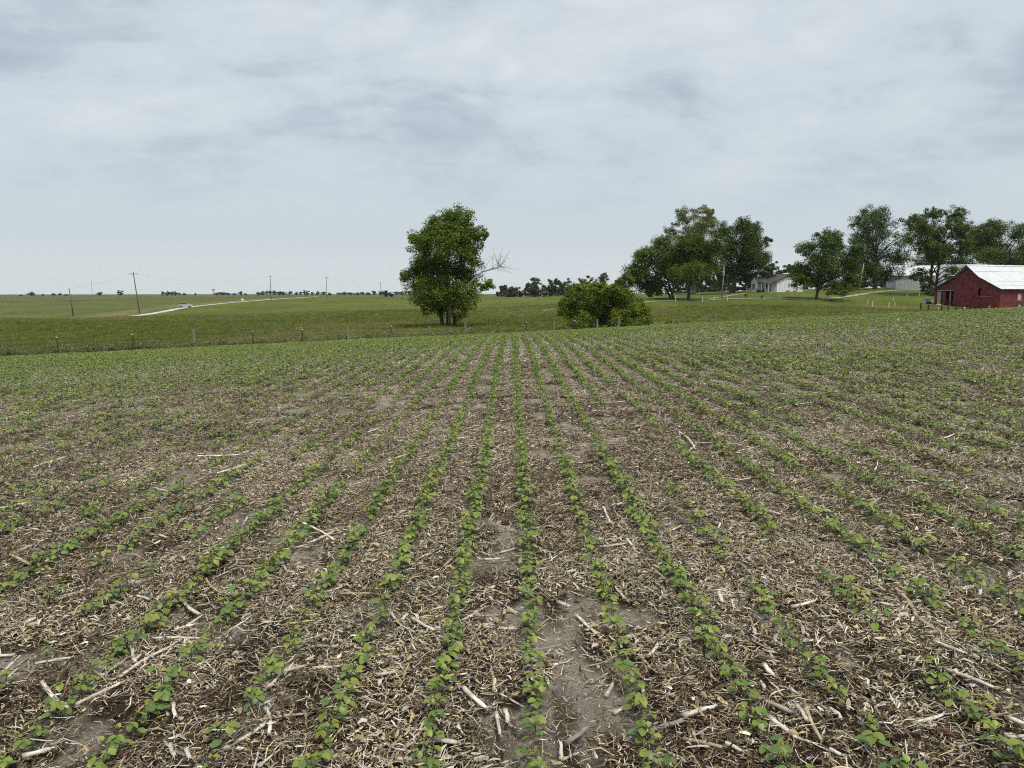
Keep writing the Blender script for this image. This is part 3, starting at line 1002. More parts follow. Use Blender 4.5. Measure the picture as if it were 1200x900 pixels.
fence = empty('wire_fence', fence_at(545))
tag(fence, 'long wire fence of rusty and wooden posts between field and pasture', 'fence')
f0 = fence.location
posts = []
for px, kind, h, lean in [(-90, 't', 1.2, 0), (-15, 't', 1.2, .02), (64, 't', 1.2, -.03), (152.5, 't', 1.2, -.01), (225.5, 'w', 1.3, -.03), (294, 't', 1.15, .02), (353, 't', 1.15, 0), (407, 'w', 1.25, -.02),
                          (457, 't', 1.2, .02), (503, 'w', 1.1, 0), (545, 'w', 1.3, .0), (583, 't', 1.2, .02), (617, 't', 1.25, 0), (649, 'w', 1.3, .02), (674, 't', 1.3, 0), (700, 'w', 1.35, .02), (725, 'w', 1.5, .03), (756, 't', 1.4, 0),
                          (789, 'w', 1.5, .02), (829, 'w', 1.6, -.03), (841, 'w', 1.6, -.05), (866, 'w', 1.65, .06), (905, 't', 1.5, 0), (940, 'w', 1.5, 0), (980, 'w', 1.5, .03), (1020, 't', 1.5, 0)]:
    p = fence_at(px)
    top = Vector((lean * h * 1.5, 0, h))
    if kind == 't':
        m1 = MB()
        m1.box((-0.032, -0.006, -0.3), (0.032, 0.006, h * 0.955)).box((-0.006, -0.036, -0.3), (0.006, -0.0065, h * 0.955))
        o = m1.build('steel_post', M['rust_steel'], fence, loc=p - f0, rot=(0, lean * 1.5, 0.5))
        m2 = MB()
        m2.box((-0.035, -0.008, h * 0.955), (0.035, 0.008, h)).box((-0.008, -0.04, h * 0.955), (0.008, -0.0085, h))
        m2.build('white_tip', M['white_paint'], o)
    else:
        m1 = MB()
        rp = random.Random(int(px))
        m1.tube([(0, 0, -0.3), (rp.uniform(-.01, .01), 0, h * 0.4), (0, rp.uniform(-.01, .01), h * 0.97), (0.005, 0, h)], [0.075, 0.07, 0.062, 0.045], 9)
        o = m1.build('wooden_post', M['post_wood'], fence, loc=p - f0, rot=(rp.uniform(-.03, .03), lean * 1.5, 0))
    posts.append((p, h))
for k, hh in enumerate((0.25, 0.5, 0.75, 0.98)):
    mb = MB()
    pts = []
    for i, (p, h) in enumerate(posts):
        q = p - f0 + Vector((0, -0.045, hh * min(1, h / 1.2)))
        if i:
            a = pts[-1]
            mid = (a + q) / 2 - Vector((0, 0, 0.03))
            pts.append(mid)
        pts.append(q)
    mb.tube(pts, 0.0022, 4)
    mb.build('wire', M['wire'], fence)

# bleached fallen branch hung on the fence
fb = empty('fallen_branch', fence_at(545, 0.5))
tag(fb, 'bleached broken branch lying across the fence below the lone tree', 'branch')
s58 = fence_at(545).y / FD
mb = MB()


def fbp(px, py, y=0.25):
    return Vector(((px - 545) * s58, y, (393 - py) * s58))


mb.tube([fbp(531, 391, .3), fbp(538, 387.5, .3), fbp(545, 382, .28), fbp(552, 376.5, .2)], [0.05, 0.05, 0.045, 0.02], 6)
mb.build('main_stick', M['dead_wood'], fb)
mb = MB()
mb.tube([fbp(546, 389.5, .3), fbp(553, 389, .3), fbp(559, 386, .4), fbp(563, 382, .5)], [0.05, 0.045, 0.04, 0.02], 6)
mb.build('forked_stick', M['dead_wood'], fb)
mb = MB()
mb.tube([fbp(567, 388, .9), fbp(573, 386, 1.0), fbp(581, 381.5, 1.1)], [0.04, 0.035, 0.015], 6)
mb.tube([fbp(573, 386, 1.0), fbp(577, 382, .8)], [0.02, 0.008], 4)
mb.build('side_stick', M['dead_wood'], fb)

# ------------------------------------------------------------------ utility poles and wires
def upole(px, d, top_px, top_row, label, name='utility_pole', mat='pole_wood', arm=True, transformer=False, r=0.15):
    p = spot(px, d)
    o = empty(name, p)
    tag(o, label, 'utility pole', 'utility poles')
    s = d / FD
    g_row = HORIZON - (p.z - EYE) / d * FD
    top = Vector(((top_px - px) * s, 0, (g_row - top_row) * s))
    mb = MB()
    mb.tube([top * -0.05, top * 0.5, top], [r, r * 0.85, r * 0.65], 9)
    mb.build('pole', M[mat], o, smooth=True)
    if arm:
        a = MB()
        c = top * 0.955
        a.box((c.x - 1.1, -0.06 - r, c.z - 0.06), (c.x + 1.1, 0.06 - r, c.z + 0.06))
        ao = a.build('crossarm', M[mat], o)
        for k in (-1, -0.45, 0.45, 1):
            i_ = MB()
            i_.tube([(c.x + k, -r, c.z + 0.06), (c.x + k, -r, c.z + 0.13), (c.x + k, -r, c.z + 0.2)], [0.03, 0.06, 0.035], 7)
            i_.build('insulator', M['white_paint'], ao)
    if transformer:
        t_ = MB()
        c = top * 0.74
        t_.tube([(c.x - 0.1, -0.42, c.z - 0.55), (c.x - 0.1, -0.42, c.z - 0.5), (c.x - 0.1, -0.42, c.z + 0.5), (c.x - 0.1, -0.42, c.z + 0.58)], [0.2, 0.3, 0.3, 0.2], 12)
        t_.build('transformer', M['grey_pole'], o, smooth=False)
    return p + top * 0.96


pw = {}
pw[0] = upole(84.3, 189, 81.3, 338, 'short leaning pole at the far left beyond the pasture', arm=False)
pw[1] = upole(162.5, 189, 157.5, 319, 'tallest leaning pole with crossarm beside the gravel road')
pw[2] = upole(317.5, 326, 317.3, 322.5, 'thin upright pole at the far bend of the road')
pw[3] = upole(383, 394, 383, 324.5, 'thin upright pole on the horizon right of the road bend')
pw[4] = upole(446.3, 500, 446, 331, 'short far pole just left of the lone tree')
upole(846, 188, 847.5, 310.5, 'grey pole with transformer in front of the grove', mat='grey_pole', arm=False, transformer=True, r=0.17)
upole(1006.5, 205, 1010.5, 309, 'leaning grey pole in front of the tall dark tree', mat='grey_pole', arm=False, r=0.19)
names = ['sagging wire between the short and the tall leaning poles', 'thin wire from the tall leaning pole to the road bend pole', 'thin wire between the two far upright poles', 'thin far wire ending at the short pole by the lone tree']
for k in range(4):
    a, b_ = pw[k], pw[k + 1]
    mb = MB()
    sag = (b_ - a).length * 0.016
    mb.tube([a.lerp(b_, t / 12) - Vector((0, 0, sag * 4 * (t / 12) * (1 - t / 12))) for t in range(13)], 0.009, 4)
    tag(mb.build('power_line', M['cable']), names[k], 'wire', 'power lines')

# radio mast and water tower far off
p = spot(108, 2300)
o = empty('radio_mast', p)
tag(o, 'thin faint radio mast far away on the left horizon', 'mast')
mb = MB()
for k in range(3):
    an = k * 2.094
    mb.tube([(math.cos(an) * 0.9, math.sin(an) * 0.9, -1), (math.cos(an) * 0.7, math.sin(an) * 0.7, 40)], 0.16, 4)
for k in range(20):
    an = (k % 3) * 2.094
    mb.tube([(math.cos(an) * .85, math.sin(an) * .85, k * 2), (math.cos(an + 2.094) * .8, math.sin(an + 2.094) * .8, k * 2 + 2)], 0.08, 3)
mb.build('lattice', M['cable'], o)
MB().tube([(0, 0, 39), (0, 0, 44)], 0.12, 5).build('antenna', M['cable'], o)
p = spot(250.5, 2200)
o = empty('water_tower', p)
tag(o, 'tiny pale water tower on the horizon among far trees', 'water tower')
mb = MB()
mb.tube([(0, 0, 13), (0, 0, 13.8), (0, 0, 15.6), (0, 0, 17.6), (0, 0, 19), (0, 0, 19.4)], [1.2, 3.4, 4.6, 4.4, 2.6, 0.4], 16)
mb.build('tank', M['tin_roof'], o, smooth=True)
for k in range(5):
    an = k * 2 * math.pi / 5
    MB().tube([(math.cos(an) * 3.4, math.sin(an) * 3.4, -1), (math.cos(an) * 3.0, math.sin(an) * 3.0, 14.6)], 0.35, 6).build('leg', M['grey_pole'], o)

# ------------------------------------------------------------------ red barn
BA = math.radians(70)
bp = spot(1132, 150)
barn = empty('red_barn', bp, -BA)
tag(barn, 'red wooden barn with flared white metal roof at the right edge', 'barn')
H, EV = 8.1, 3.7
half = 7.1
prof_l = [(-half, EV), (-2.75, 5.85), (0, H)]
prof = [(-half, -0.6), (half, -0.6), (half, EV), (2.75, 5.85), (0, H), (-2.75, 5.85), (-half, EV)]
BL = 15.6


def wall_with_holes(mb, prof_fn, x0, x1, zb, holes, y0, y1, step=None):
    """upright wall in the xz plane from zb to prof_fn(x), leaving rectangular openings"""
    xs = sorted({x0, x1, *[h[0] for h in holes], *[h[1] for h in holes], *(step or [])})
    for a, b in zip(xs[:-1], xs[1:]):
        hs = sorted([h for h in holes if h[0] <= a + 1e-6 and h[1] >= b - 1e-6], key=lambda q: q[2])
        z = zb
        for h in hs:
            if h[2] > z:
                mb.prism([(a, z), (b, z), (b, h[2]), (a, h[2])], y0, y1)
            z = h[3]
        mb.prism([(a, z), (b, z), (b, prof_fn(b)), (a, prof_fn(a))], y0, y1)


def roof_h(x):
    x = abs(x)
    return H - (H - 5.85) * x / 2.75 if x < 2.75 else 5.85 - (5.85 - EV) * (x - 2.75) / (half - 2.75)


mb = MB()
door = (-4.5, -2.75, -0.6, 3.25)
win = (2.6, 3.1, 2.35, 3.75)
wall_with_holes(mb, lambda x: roof_h(x) - 0.02, -half, half, -0.6, [door, win], 0, 0.12, [-2.75, 0, 2.75])
mb.build('gable_wall', M['barn_red'], barn)
sw = (4.6, 5.5, 1.5, 2.75)
sw2 = (5.0, 5.6, 0.1, 0.75)
mb = MB()


def side_wall(mb, x0, x1, holes):
    ys = sorted({0.13, BL, *[h[0] for h in holes], *[h[1] for h in holes]})
    for a, b in zip(ys[:-1], ys[1:]):
        z = -0.6
        for h in sorted([h for h in holes if h[0] <= a + 1e-6 and h[1] >= b - 1e-6], key=lambda q: q[2]):
            mb.box((x0, a, z), (x1, b, h[2]))
            z = h[3]
        mb.box((x0, a, z), (x1, b, EV - 0.03))


side_wall(mb, half - 0.12, half, [sw, sw2])
mb.build('side_wall', M['barn_red_side'], barn)
mb = MB()
side_wall(mb, -half, -half + 0.12, [])
mb.build('side_wall', M['barn_red_side'], barn)
mb = MB()
wall_with_holes(mb, lambda x: roof_h(x) - 0.02, -half + 0.13, half - 0.13, -0.6, [], BL - 0.12, BL, [-2.75, 0, 2.75])
mb.build('gable_wall', M['barn_red'], barn)
MB().box((-5.4, 3.2, -0.6), (4.4, 3.3, 4.1)).build('inner_wall', M['dark_void'], barn)
fr = MB()
fr.box((win[0] - 0.1, -0.04, win[2] - 0.1), (win[0], 0.02, win[3] + 0.1)).box((win[1], -0.04, win[2] - 0.1), (win[1] + 0.1, 0.02, win[3] + 0.1))
fr.box((win[0], -0.04, win[2] - 0.1), (win[1], 0.02, win[2]))
fr.build('window_frame', M['barn_red'], barn)
MB().box((half - 0.08, sw[0] + .05, sw[2] + .05), (half - 0.03, sw[1] - .05, sw[3] - .05)).build('window_pane', M['concrete'], barn)
MB().box((half - 0.08, sw2[0] + .05, sw2[2] + .05), (half - 0.03, sw2[1] - .05, sw2[3] - .05)).build('window_pane', M['concrete'], barn)
fr = MB()
for a, b in (((half + 0.002, sw[0] - .1, sw[2] - .1), (half + 0.05, sw[0], sw[3] + .1)), ((half + 0.002, sw[1], sw[2] - .1), (half + 0.05, sw[1] + .1, sw[3] + .1)), ((half + 0.002, sw[0], sw[3]), (half + .05, sw[1], sw[3] + .1)), ((half + 0.002, sw[0], sw[2] - .1), (half + .05, sw[1], sw[2]))):
    fr.box(a, b)
fr.build('window_frame', M['post_wood'], barn)
# sliding door pushed open, its track, a pale post in the opening, gates
MB().box((-6.25, -0.2, -0.3), (-5.45, -0.12, 3.1)).build('sliding_door', M['grey_pole'], barn)
MB().box((-6.4, -0.22, 3.32), (-2.6, -0.03, 3.42)).build('door_track', M['dead_wood'], barn)
MB().box((-3.75, 0.2, -0.6), (-3.55, 0.36, 3.3)).build('door_post', M['dead_wood'], barn)
MB().box((-0.4, -0.05, 6.3), (0.45, -0.002, 6.45)).build('vent_slot', M['dark_void'], barn)
g = MB()
for z in (0.35, 0.75, 1.15, 1.5):
    g.tube([(-4.5, -0.6, z), (-1.8, -1.1, z)], 0.035, 5)
for t in (0, .5, 1):
    g.tube([(-4.5 + 2.7 * t, -0.6 - 0.5 * t, -.5), (-4.5 + 2.7 * t, -0.6 - .5 * t, 1.55)], 0.04, 5)
g.build('gate', M['rust_steel'], barn)
g = MB()
g.box((1.25, -0.06, -0.4), (1.35, -0.003, 2.1)).box((3.0, -0.06, -0.4), (3.1, -0.003, 2.1)).box((1.35, -0.06, 2.0), (3.0, -0.003, 2.1))
g.build('door_outline', M['dark_trim'], barn)
MB().box((3.0, -0.05, 2.12), (5.6, -0.004, 2.2)).build('trim_board', M['post_wood'], barn)
# roof: overlapping metal sheets in courses on each slope
roof = empty('roof', (0, 0, 0), parent=barn)
rb = random.Random(5)
OV = 0.45


def slope_sheets(p_top, p_bot, courses, ny, y0, y1):
    tx, tz = p_top
    bx, bz = p_bot
    ln = math.hypot(bx - tx, bz - tz)
    nx, nz = -(bz - tz) / ln, (bx - tx) / ln
    if nz < 0:
        nx, nz = -nx, -nz
    for c in range(courses):
        f0_, f1_ = c / courses, (c + 1) / courses + (0.03 if c < courses - 1 else 0)
        for k in range(ny):
            ya = y0 + (y1 - y0) * k / ny
            yb = y0 + (y1 - y0) * (k + 1) / ny - 0.012
            up = 0.075 - 0.012 * c + 0.008 * (k % 2)
            lo = up + 0.02 + rb.uniform(0, 0.03) * (1 if c < courses - 1 else 0.4)
            a = (tx + (bx - tx) * f0_ + nx * up, tz + (bz - tz) * f0_ + nz * up)
            b = (tx + (bx - tx) * f1_ + nx * lo, tz + (bz - tz) * f1_ + nz * lo)
            q = MB()
            q.quad((a[0], ya, a[1]), (a[0], yb, a[1]), (b[0], yb, b[1]), (b[0], ya, b[1]), th=0.012)
            q.build('roof_sheet', M['tin_roof'], roof)


flare_end = (half + 0.5, EV - 0.2)
for sg in (1, -1):
    slope_sheets((0, H), (sg * 2.75, 5.85), 2, 14, -OV, BL + OV)
    slope_sheets((sg * 2.75, 5.85), (sg * flare_end[0], flare_end[1]), 3, 14, -OV, BL + OV)
MB().prism([(-0.28, H + 0.0), (0, H + 0.22), (0.28, H + 0.0), (0, H + 0.12)], -OV, BL + OV).build('ridge_cap', M['tin_roof'], roof)
for sg in (1, -1):
    rk = MB()
    for a, b in (((0, H), (2.75, 5.85)), ((2.75, 5.85), flare_end)):
        rk.quad((sg * a[0], -OV - 0.03, a[1] - 0.2), (sg * b[0], -OV - 0.03, b[1] - 0.2), (sg * b[0], -OV - 0.03, b[1] + 0.03), (sg * a[0], -OV - 0.03, a[1] + 0.03), th=0.05)
    rk.build('rake_board', M['dark_trim'], roof)

# ------------------------------------------------------------------ white house
HA = math.radians(17)
house = empty('white_house', spot(910, 203), HA)
tag(house, 'small white house with grey shingle roof and porch between the trees', 'house')
HW, HL, HE, HP = 8.0, 7.0, 2.95, 4.75


def hz_(x):
    return HE + (HP - HE) * (1 - abs(x - HW / 2) / (HW / 2))


wins = [(3.55, 3.95, 1.35, 2.3), (4.25, 4.85, 1.35, 2.3), (5.15, 5.55, 1.35, 2.3)]
mb = MB()
wall_with_holes(mb, hz_, 0, HW, -0.3, wins, 0, 0.14, [HW / 2])
mb.build('gable_wall', M['siding'], house)
for w in wins:
    wo = MB()
    for a, b in (((w[0] - .07, -.03, w[2] - .07), (w[0], .02, w[3] + .07)), ((w[1], -.03, w[2] - .07), (w[1] + .07, .02, w[3] + .07)), ((w[0], -.03, w[3]), (w[1], .02, w[3] + .07)), ((w[0], -.03, w[2] - .07), (w[1], .02, w[2]))):
        wo.box(a, b)
    wo = wo.build('window', M['white_paint'], house)
    MB().box((w[0], 0.04, w[2]), (w[1], 0.06, w[3])).build('pane', M['glass'], wo)
mb = MB()
swins = [(5.7, 6.5, 0.9, 2.2)]
sdoor = (2.6, 3.5, -0.3, 2.05)
sw3 = (4.0, 4.8, 0.9, 2.1)
ys = sorted({0.15, HL, 5.7, 6.5, 2.6, 3.5, 4.0, 4.8})
for a, b in zip(ys[:-1], ys[1:]):
    z = -0.3
    for h in [h for h in (swins[0], sdoor, sw3) if h[0] <= a + 1e-6 and h[1] >= b - 1e-6]:
        if h[2] > z:
            mb.box((0, a, z), (0.14, b, h[2]))
        z = h[3]
    mb.box((0, a, z), (0.14, b, HE - 0.03))
mb.build('front_wall', M['siding'], house)
for h in (swins[0], sw3):
    wo = MB().box((-.04, h[0] - .08, h[2] - .08), (.03, h[0], h[3] + .08)).box((-.04, h[1], h[2] - .08), (.03, h[1] + .08, h[3] + .08)).box((-.04, h[0], h[3]), (.03, h[1], h[3] + .08)).box((-.04, h[0], h[2] - .08), (.03, h[1], h[2])).build('window', M['white_paint'], house)
    MB().box((.05, h[0], h[2]), (.07, h[1], h[3])).build('pane', M['glass'], wo)
do = MB().box((.05, sdoor[0], -.25), (.09, sdoor[1], sdoor[3])).build('door', M['dark_trim'], house)
MB().tube([(0.02, sdoor[0] + .1, 0.85), (0.02, sdoor[0] + .1, 0.95)], .03, 6).build('handle', M['wire'], do)
MB().box((0.16, HL - 0.14, -0.3), (HW, HL, HE - 0.03)).build('rear_wall', M['siding'], house)
MB().box((HW - 0.14, 0.15, -0.3), (HW, HL - 0.15, HE - 0.03)).build('back_wall', M['siding'], house)
roof = empty('roof', parent=house)
for sg in (-1, 1):
    a = (HW / 2, HP + 0.12)
    b = (HW / 2 + sg * (HW / 2 + 0.55), HE - (HP - HE) / (HW / 2) * 0.55 + 0.12)
    n = 7
    for k in range(n):
        f0_, f1_ = k / n, (k + 1) / n + 0.02
        q = MB()
        p1 = (a[0] + (b[0] - a[0]) * f0_, a[1] + (b[1] - a[1]) * f0_ + 0.01)
        p2 = (a[0] + (b[0] - a[0]) * f1_, a[1] + (b[1] - a[1]) * f1_ + 0.035)
        q.quad((p1[0], -0.4, p1[1]), (p1[0], HL + 0.4, p1[1]), (p2[0], HL + 0.4, p2[1]), (p2[0], -0.4, p2[1]), th=0.02)
        q.build('shingle_course', M['shingle'], roof)
    MB().quad((a[0], -0.44, a[1] - .2), (b[0], -0.44, b[1] - .2), (b[0], -0.44, b[1] + .05), (a[0], -0.44, a[1] + .05), th=0.04).build('rake_trim', M['dark_trim'], roof)
MB().prism([(HW / 2 - .3, HP + .1), (HW / 2, HP + .3), (HW / 2 + .3, HP + .1)], -0.4, 3.0).build('ridge_cap', M['white_paint'], roof)
# porch with posts, rail and slab
MB().box((-2.2, 0.4, -0.3), (-0.02, 5.3, 0.12)).build('porch_slab', M['concrete'], house)
MB().quad((0.3, 0.1, HE - .02), (0.3, 5.4, HE - .02), (-2.3, 5.4, 2.42), (-2.3, 0.1, 2.42), th=.1).build('porch_roof', M['shingle'], house)
for y in (0.4, 2.0, 3.6, 5.2):
    MB().box((-2.2, y - .07, .12), (-2.06, y + .07, 2.4)).build('porch_post', M['white_paint'], house)
for w in ((2.9, 0.4), (5.1, 0.45)):
    MB().box((w[0], -0.75, -0.25), (w[0] + w[1] + .3, -0.1, 0.55)).build('air_conditioner', M['grey_pole'], house)
# small front wing with its own gable
wing = MB()
wing.prism([(-2.0, -0.3), (0.0, -0.3), (0.0, 2.9), (-2.0, 2.9)], 5.6, HL + 1.6)
wing.build('wing_wall', M['siding'], house)
wg = MB()
wg._add([(-2.0, 5.6, 2.9), (-2.0, HL + 1.6, 2.9), (-2.0, (5.6 + HL + 1.6) / 2, 4.1), (2.5, (5.6 + HL + 1.6) / 2, 4.1), (0, 5.6, 2.9), (0, HL + 1.6, 2.9)], [(0, 2, 1), (0, 4, 3, 2), (1, 2, 3, 5)])
wg.build('wing_gable', M['siding'], house)
yc = (5.6 + HL + 1.6) / 2
for sg in (-1, 1):
    MB().quad((-2.35, yc, 4.2), (2.2, yc, 4.2), (2.2, yc + sg * 2.65, 2.8), (-2.35, yc + sg * 2.65, 2.8), th=0.06 * sg).build('wing_roof', M['shingle'], house)
wo = MB().box((-2.06, 6.9, 0.75), (-2.003, 7.9, 2.25)).build('window', M['dark_trim'], house)
MB().box((-2.075, 7.0, .85), (-2.062, 7.8, 2.15)).build('pane', M['glass'], wo)
rail = MB()
for z in (0.35, 0.65, 0.95):
    rail.box((-3.6, 8.2, z - .04), (-2.05, 8.26, z + .04))
for x in (-3.6, -2.85, -2.15):
    rail.box((x - .05, 8.13, -.3), (x + .05, 8.19, 1.1))
rail.build('porch_rail', M['white_paint'], house)
for k, (dx, dy, lab) in enumerate([(-2.7, 2.7, 'low dark shrub on the near side of the house porch'), (-2.6, 4.3, 'low dark shrub in front of the porch centre')]):
    q = house.matrix_basis @ Vector((dx, dy, 0))
    rs = np.random.RandomState(90 + k)
    cl = np.array((0, 0, .4)) + rs.normal(size=(14, 3)) * np.array((.35, .35, .18))
    so = link('foundation_shrub', crown_mesh('foundation_shrub', cl, np.full(14, .28), 30, .16, (.03, .05, .02), rs, M['tree_leaf']), None, (q.x, q.y, float(land_z(q.x, q.y)) - 0.02))
    tag(so, lab, 'shrub', 'shrubs by the porch')

# ------------------------------------------------------------------ sheds
sp_ = spot(1049, 240)
shed = empty('white_shed', sp_, math.radians(-14))
tag(shed, 'long pale steel machine shed with white roof behind the forked tree', 'shed')
SL, SD_, SE, SR = 24.0, 13.0, 4.0, 7.2
wl_ = MB()
dr = (10.2, 13.8)
wl_.box((0, 0, -0.6), (dr[0], 0.15, SE)).box((dr[1], 0, -0.6), (SL, 0.15, SE)).box((dr[0], 0, 3.6), (dr[1], 0.15, SE))
wl_.build('front_wall', M['shed_steel'], shed)
MB().box((dr[0], 0.03, -0.5), (dr[1], 0.1, 3.6)).build('sliding_door', M['shed_steel'], shed)
MB().box((dr[0] - 0.12, -0.08, -0.5), (dr[0], -0.003, 3.75)).build('door_edge', M['dark_trim'], shed)
MB().box((0.0, 0.16, -0.6), (0.15, SD_, SE - .01)).build('end_wall', M['shed_roof'], shed)
MB().box((SL - .15, 0.16, -0.6), (SL, SD_, SE - .01)).build('end_wall', M['shed_roof'], shed)
MB().box((0.16, SD_ - .15, -0.6), (SL - .16, SD_, SE - .01)).build('rear_wall', M['shed_steel'], shed)
roof = empty('roof', parent=shed)
IN = 7.0
n = 12
for k in range(n):
    xa, xb = -0.4 + (SL + .8) * k / n, -0.4 + (SL + .8) * (k + 1) / n - .02

    def top_at(x):
        f = min(1, max(0.02, (x + .4) / (IN + .4)), max(0.02, (SL + .4 - x) / (IN + .4)))
        return f
    fa, fb_ = top_at(xa), top_at(xb)
    MB().quad((xa, -0.5, SE), (xb, -0.5, SE), (xb, -.5 + (SD_ / 2 + .5) * fb_, SE + (SR - SE) * fb_), (xa, -.5 + (SD_ / 2 + .5) * fa, SE + (SR - SE) * fa), th=0.05).build('roof_panel', M['tin_roof'], roof)
    MB().quad((xb, SD_ + 0.5, SE), (xa, SD_ + 0.5, SE), (xa, SD_ + .5 - (SD_ / 2 + .5) * fa, SE + (SR - SE) * fa), (xb, SD_ + .5 - (SD_ / 2 + .5) * fb_, SE + (SR - SE) * fb_), th=0.05).build('roof_panel', M['tin_roof'], roof)
for x0, sg in ((-.4, 1), (SL + .4, -1)):
    q = MB()
    q._add([(x0, -.5, SE + .01), (x0, SD_ + .5, SE + .01), (x0 + sg * (IN + .4), SD_ / 2, SR + .01)], [(0, 2, 1) if sg > 0 else (0, 1, 2)])
    q.build('hip_panel', M['tin_roof'], roof)

p2 = spot(1096, 196)
shed2 = empty('steel_shed', p2, math.radians(-33))
tag(shed2, 'grey ribbed steel roof shed tucked close behind the red barn', 'shed')
MB().box((0, 0, -1), (9, 0.15, 2.3)).build('front_wall', M['shed_steel'], shed2)
MB().box((0, .16, -1), (0.15, 11, 2.3)).build('end_wall', M['shed_steel'], shed2)
MB().box((8.85, .16, -1), (9, 11, 2.3)).build('end_wall', M['shed_steel'], shed2)
MB().box((.16, 10.85, -1), (8.84, 11, 2.3)).build('rear_wall', M['shed_steel'], shed2)
roof = empty('roof', parent=shed2)
for k in range(18):
    xa, xb = -.4 + 9.8 * k / 18, -.4 + 9.8 * (k + 1) / 18 - .03
    up = 0.0 if k % 2 else 0.05
    MB().quad((xa, -.6, 2.0 + up), (xb, -.6, 2.0 + up), (xb, 5.5, 7.6 + up), (xa, 5.5, 7.6 + up), th=.05).build('roof_panel', M['shed_roof'], roof)
    MB().quad((xb, 11.6, 2.0 + up), (xa, 11.6, 2.0 + up), (xa, 5.5, 7.6 + up), (xb, 5.5, 7.6 + up), th=.05).build('roof_panel', M['shed_roof'], roof)

p3 = spot(979, 226)
rs_ = empty('red_shed', p3, math.radians(-27))
tag(rs_, 'small dark red shed half hidden behind the bushy lane tree', 'shed')
MB().box((0, 0, -.4), (6.0, 3.4, 2.2)).build('wall', M['barn_red'], rs_)
MB().quad((-.3, -.3, 2.22), (6.3, -.3, 2.22), (6.3, 3.7, 2.75), (-.3, 3.7, 2.75), th=.1).build('roof', M['dark_trim'], rs_)
MB().box((3.8, -.06, -.3), (4.8, -.004, 1.8)).build('door', M['dark_trim'], rs_)

# ------------------------------------------------------------------ farmyard posts, gates, tub
def post_thing(name, px, d, h, label, mat, group, r=0.05, cap=None):
    o = empty(name, spot(px, d))
    tag(o, label, 'post', group)
    MB().tube([(0, 0, -.3), (0, 0, h - .03), (0, 0, h)], [r, r, r * .6], 8).build('shaft', M[mat], o)
    if cap:
        MB().box((-r * 1.2, -r * 1.2, h), (r * 1.2, r * 1.2, h + .05)).build('cap', M[cap], o)
    return o


for px, d, h, lab in [(792, 176, 1.1, 'white post beside the lane just right of the round bush'), (823.5, 172, 1.15, 'left of three white posts below the footpath'),
                      (837, 172, 1.1, 'middle of three white posts below the footpath, beside the grey pole'), (852.5, 172, 1.1, 'right of three white posts below the footpath'),
                      (914, 172, .7, 'short white marker post on the lane below the house')]:
    post_thing('white_post', px, d, h, lab, 'white_paint', 'white posts along the lane', 0.055, 'white_paint')
MB_ = MB().box((0, -.03, 1.0), (1.9, .03, 1.08))
wr = MB_.build('rail', M['dead_wood'], None, loc=spot(823.5, 172.3))
wr.name = 'fence_rail'
tag(wr, 'short pale rail resting at the left white post by footpath', 'rail')
for px, d, h, lab in [(1017.5, 160, .85, 'leftmost thin white stake of the garden below the lane'), (1023.3, 150, 1.15, 'tall white stake second from left below the lane'),
                      (1042.5, 142, 1.2, 'tallest white stake nearest the field, left of the blue tub'), (1049.5, 150, .75, 'short white stake right of the tallest stake'),
                      (1047.5, 172, .7, 'white stake farther back above the tallest stake'), (1063, 184, .8, 'white stake near the lane, right group'), (1077.5, 188, .65, 'white stake at the foot of the forked tree'),
                      (1100.5, 138, .6, 'short pale stake beside the dark board fence')]:
    post_thing('white_stake', px, d, h, lab, 'white_paint', 'white stakes in the farm paddock', 0.055)
post_thing('wooden_stake', 1059.5, 126, 1.05, 'weathered grey stake just beyond the field crest left of barn', 'post_wood', None, 0.09)
post_thing('white_marker', 983, 205, 2.2, 'thick white marker pipe on lawn right of the bushy lane tree', 'white_paint', None, 0.16)
post_thing('wooden_stake', 1160.6, 136, 1.7, 'thick weathered post standing before the barn corner', 'post_wood', None, 0.16)

bf = empty('board_fence', spot(1112, 134))
tag(bf, 'dark low board fence in front of the red barn', 'fence')
fpos = [(1080, 133), (1089, 133.5), (1104.5, 134), (1112.5, 134), (1121.5, 134), (1129.5, 134), (1137.5, 134), (1146.5, 134), (1172, 134), (1187, 134), (1206, 134)]
for i, (px, d) in enumerate(fpos):
    q = spot(px, d) - bf.location
    h = 1.1 if i else 1.35
    MB().box((-.09, -.09, -.4), (.09, .09, h)).build('post', M['black_steel'], bf, loc=q, rot=(0, 0, 0.1 * i))
for i in range(len(fpos) - 1):
    a, b_ = spot(*fpos[i]) - bf.location, spot(*fpos[i + 1]) - bf.location
    for z in ((0.6,) if i == 0 else (0.45, 0.85)):
        MB().tube([a + Vector((0, -.12, z)), b_ + Vector((0, -.12, z))], 0.04, 5).build('rail', M['black_steel'], bf)

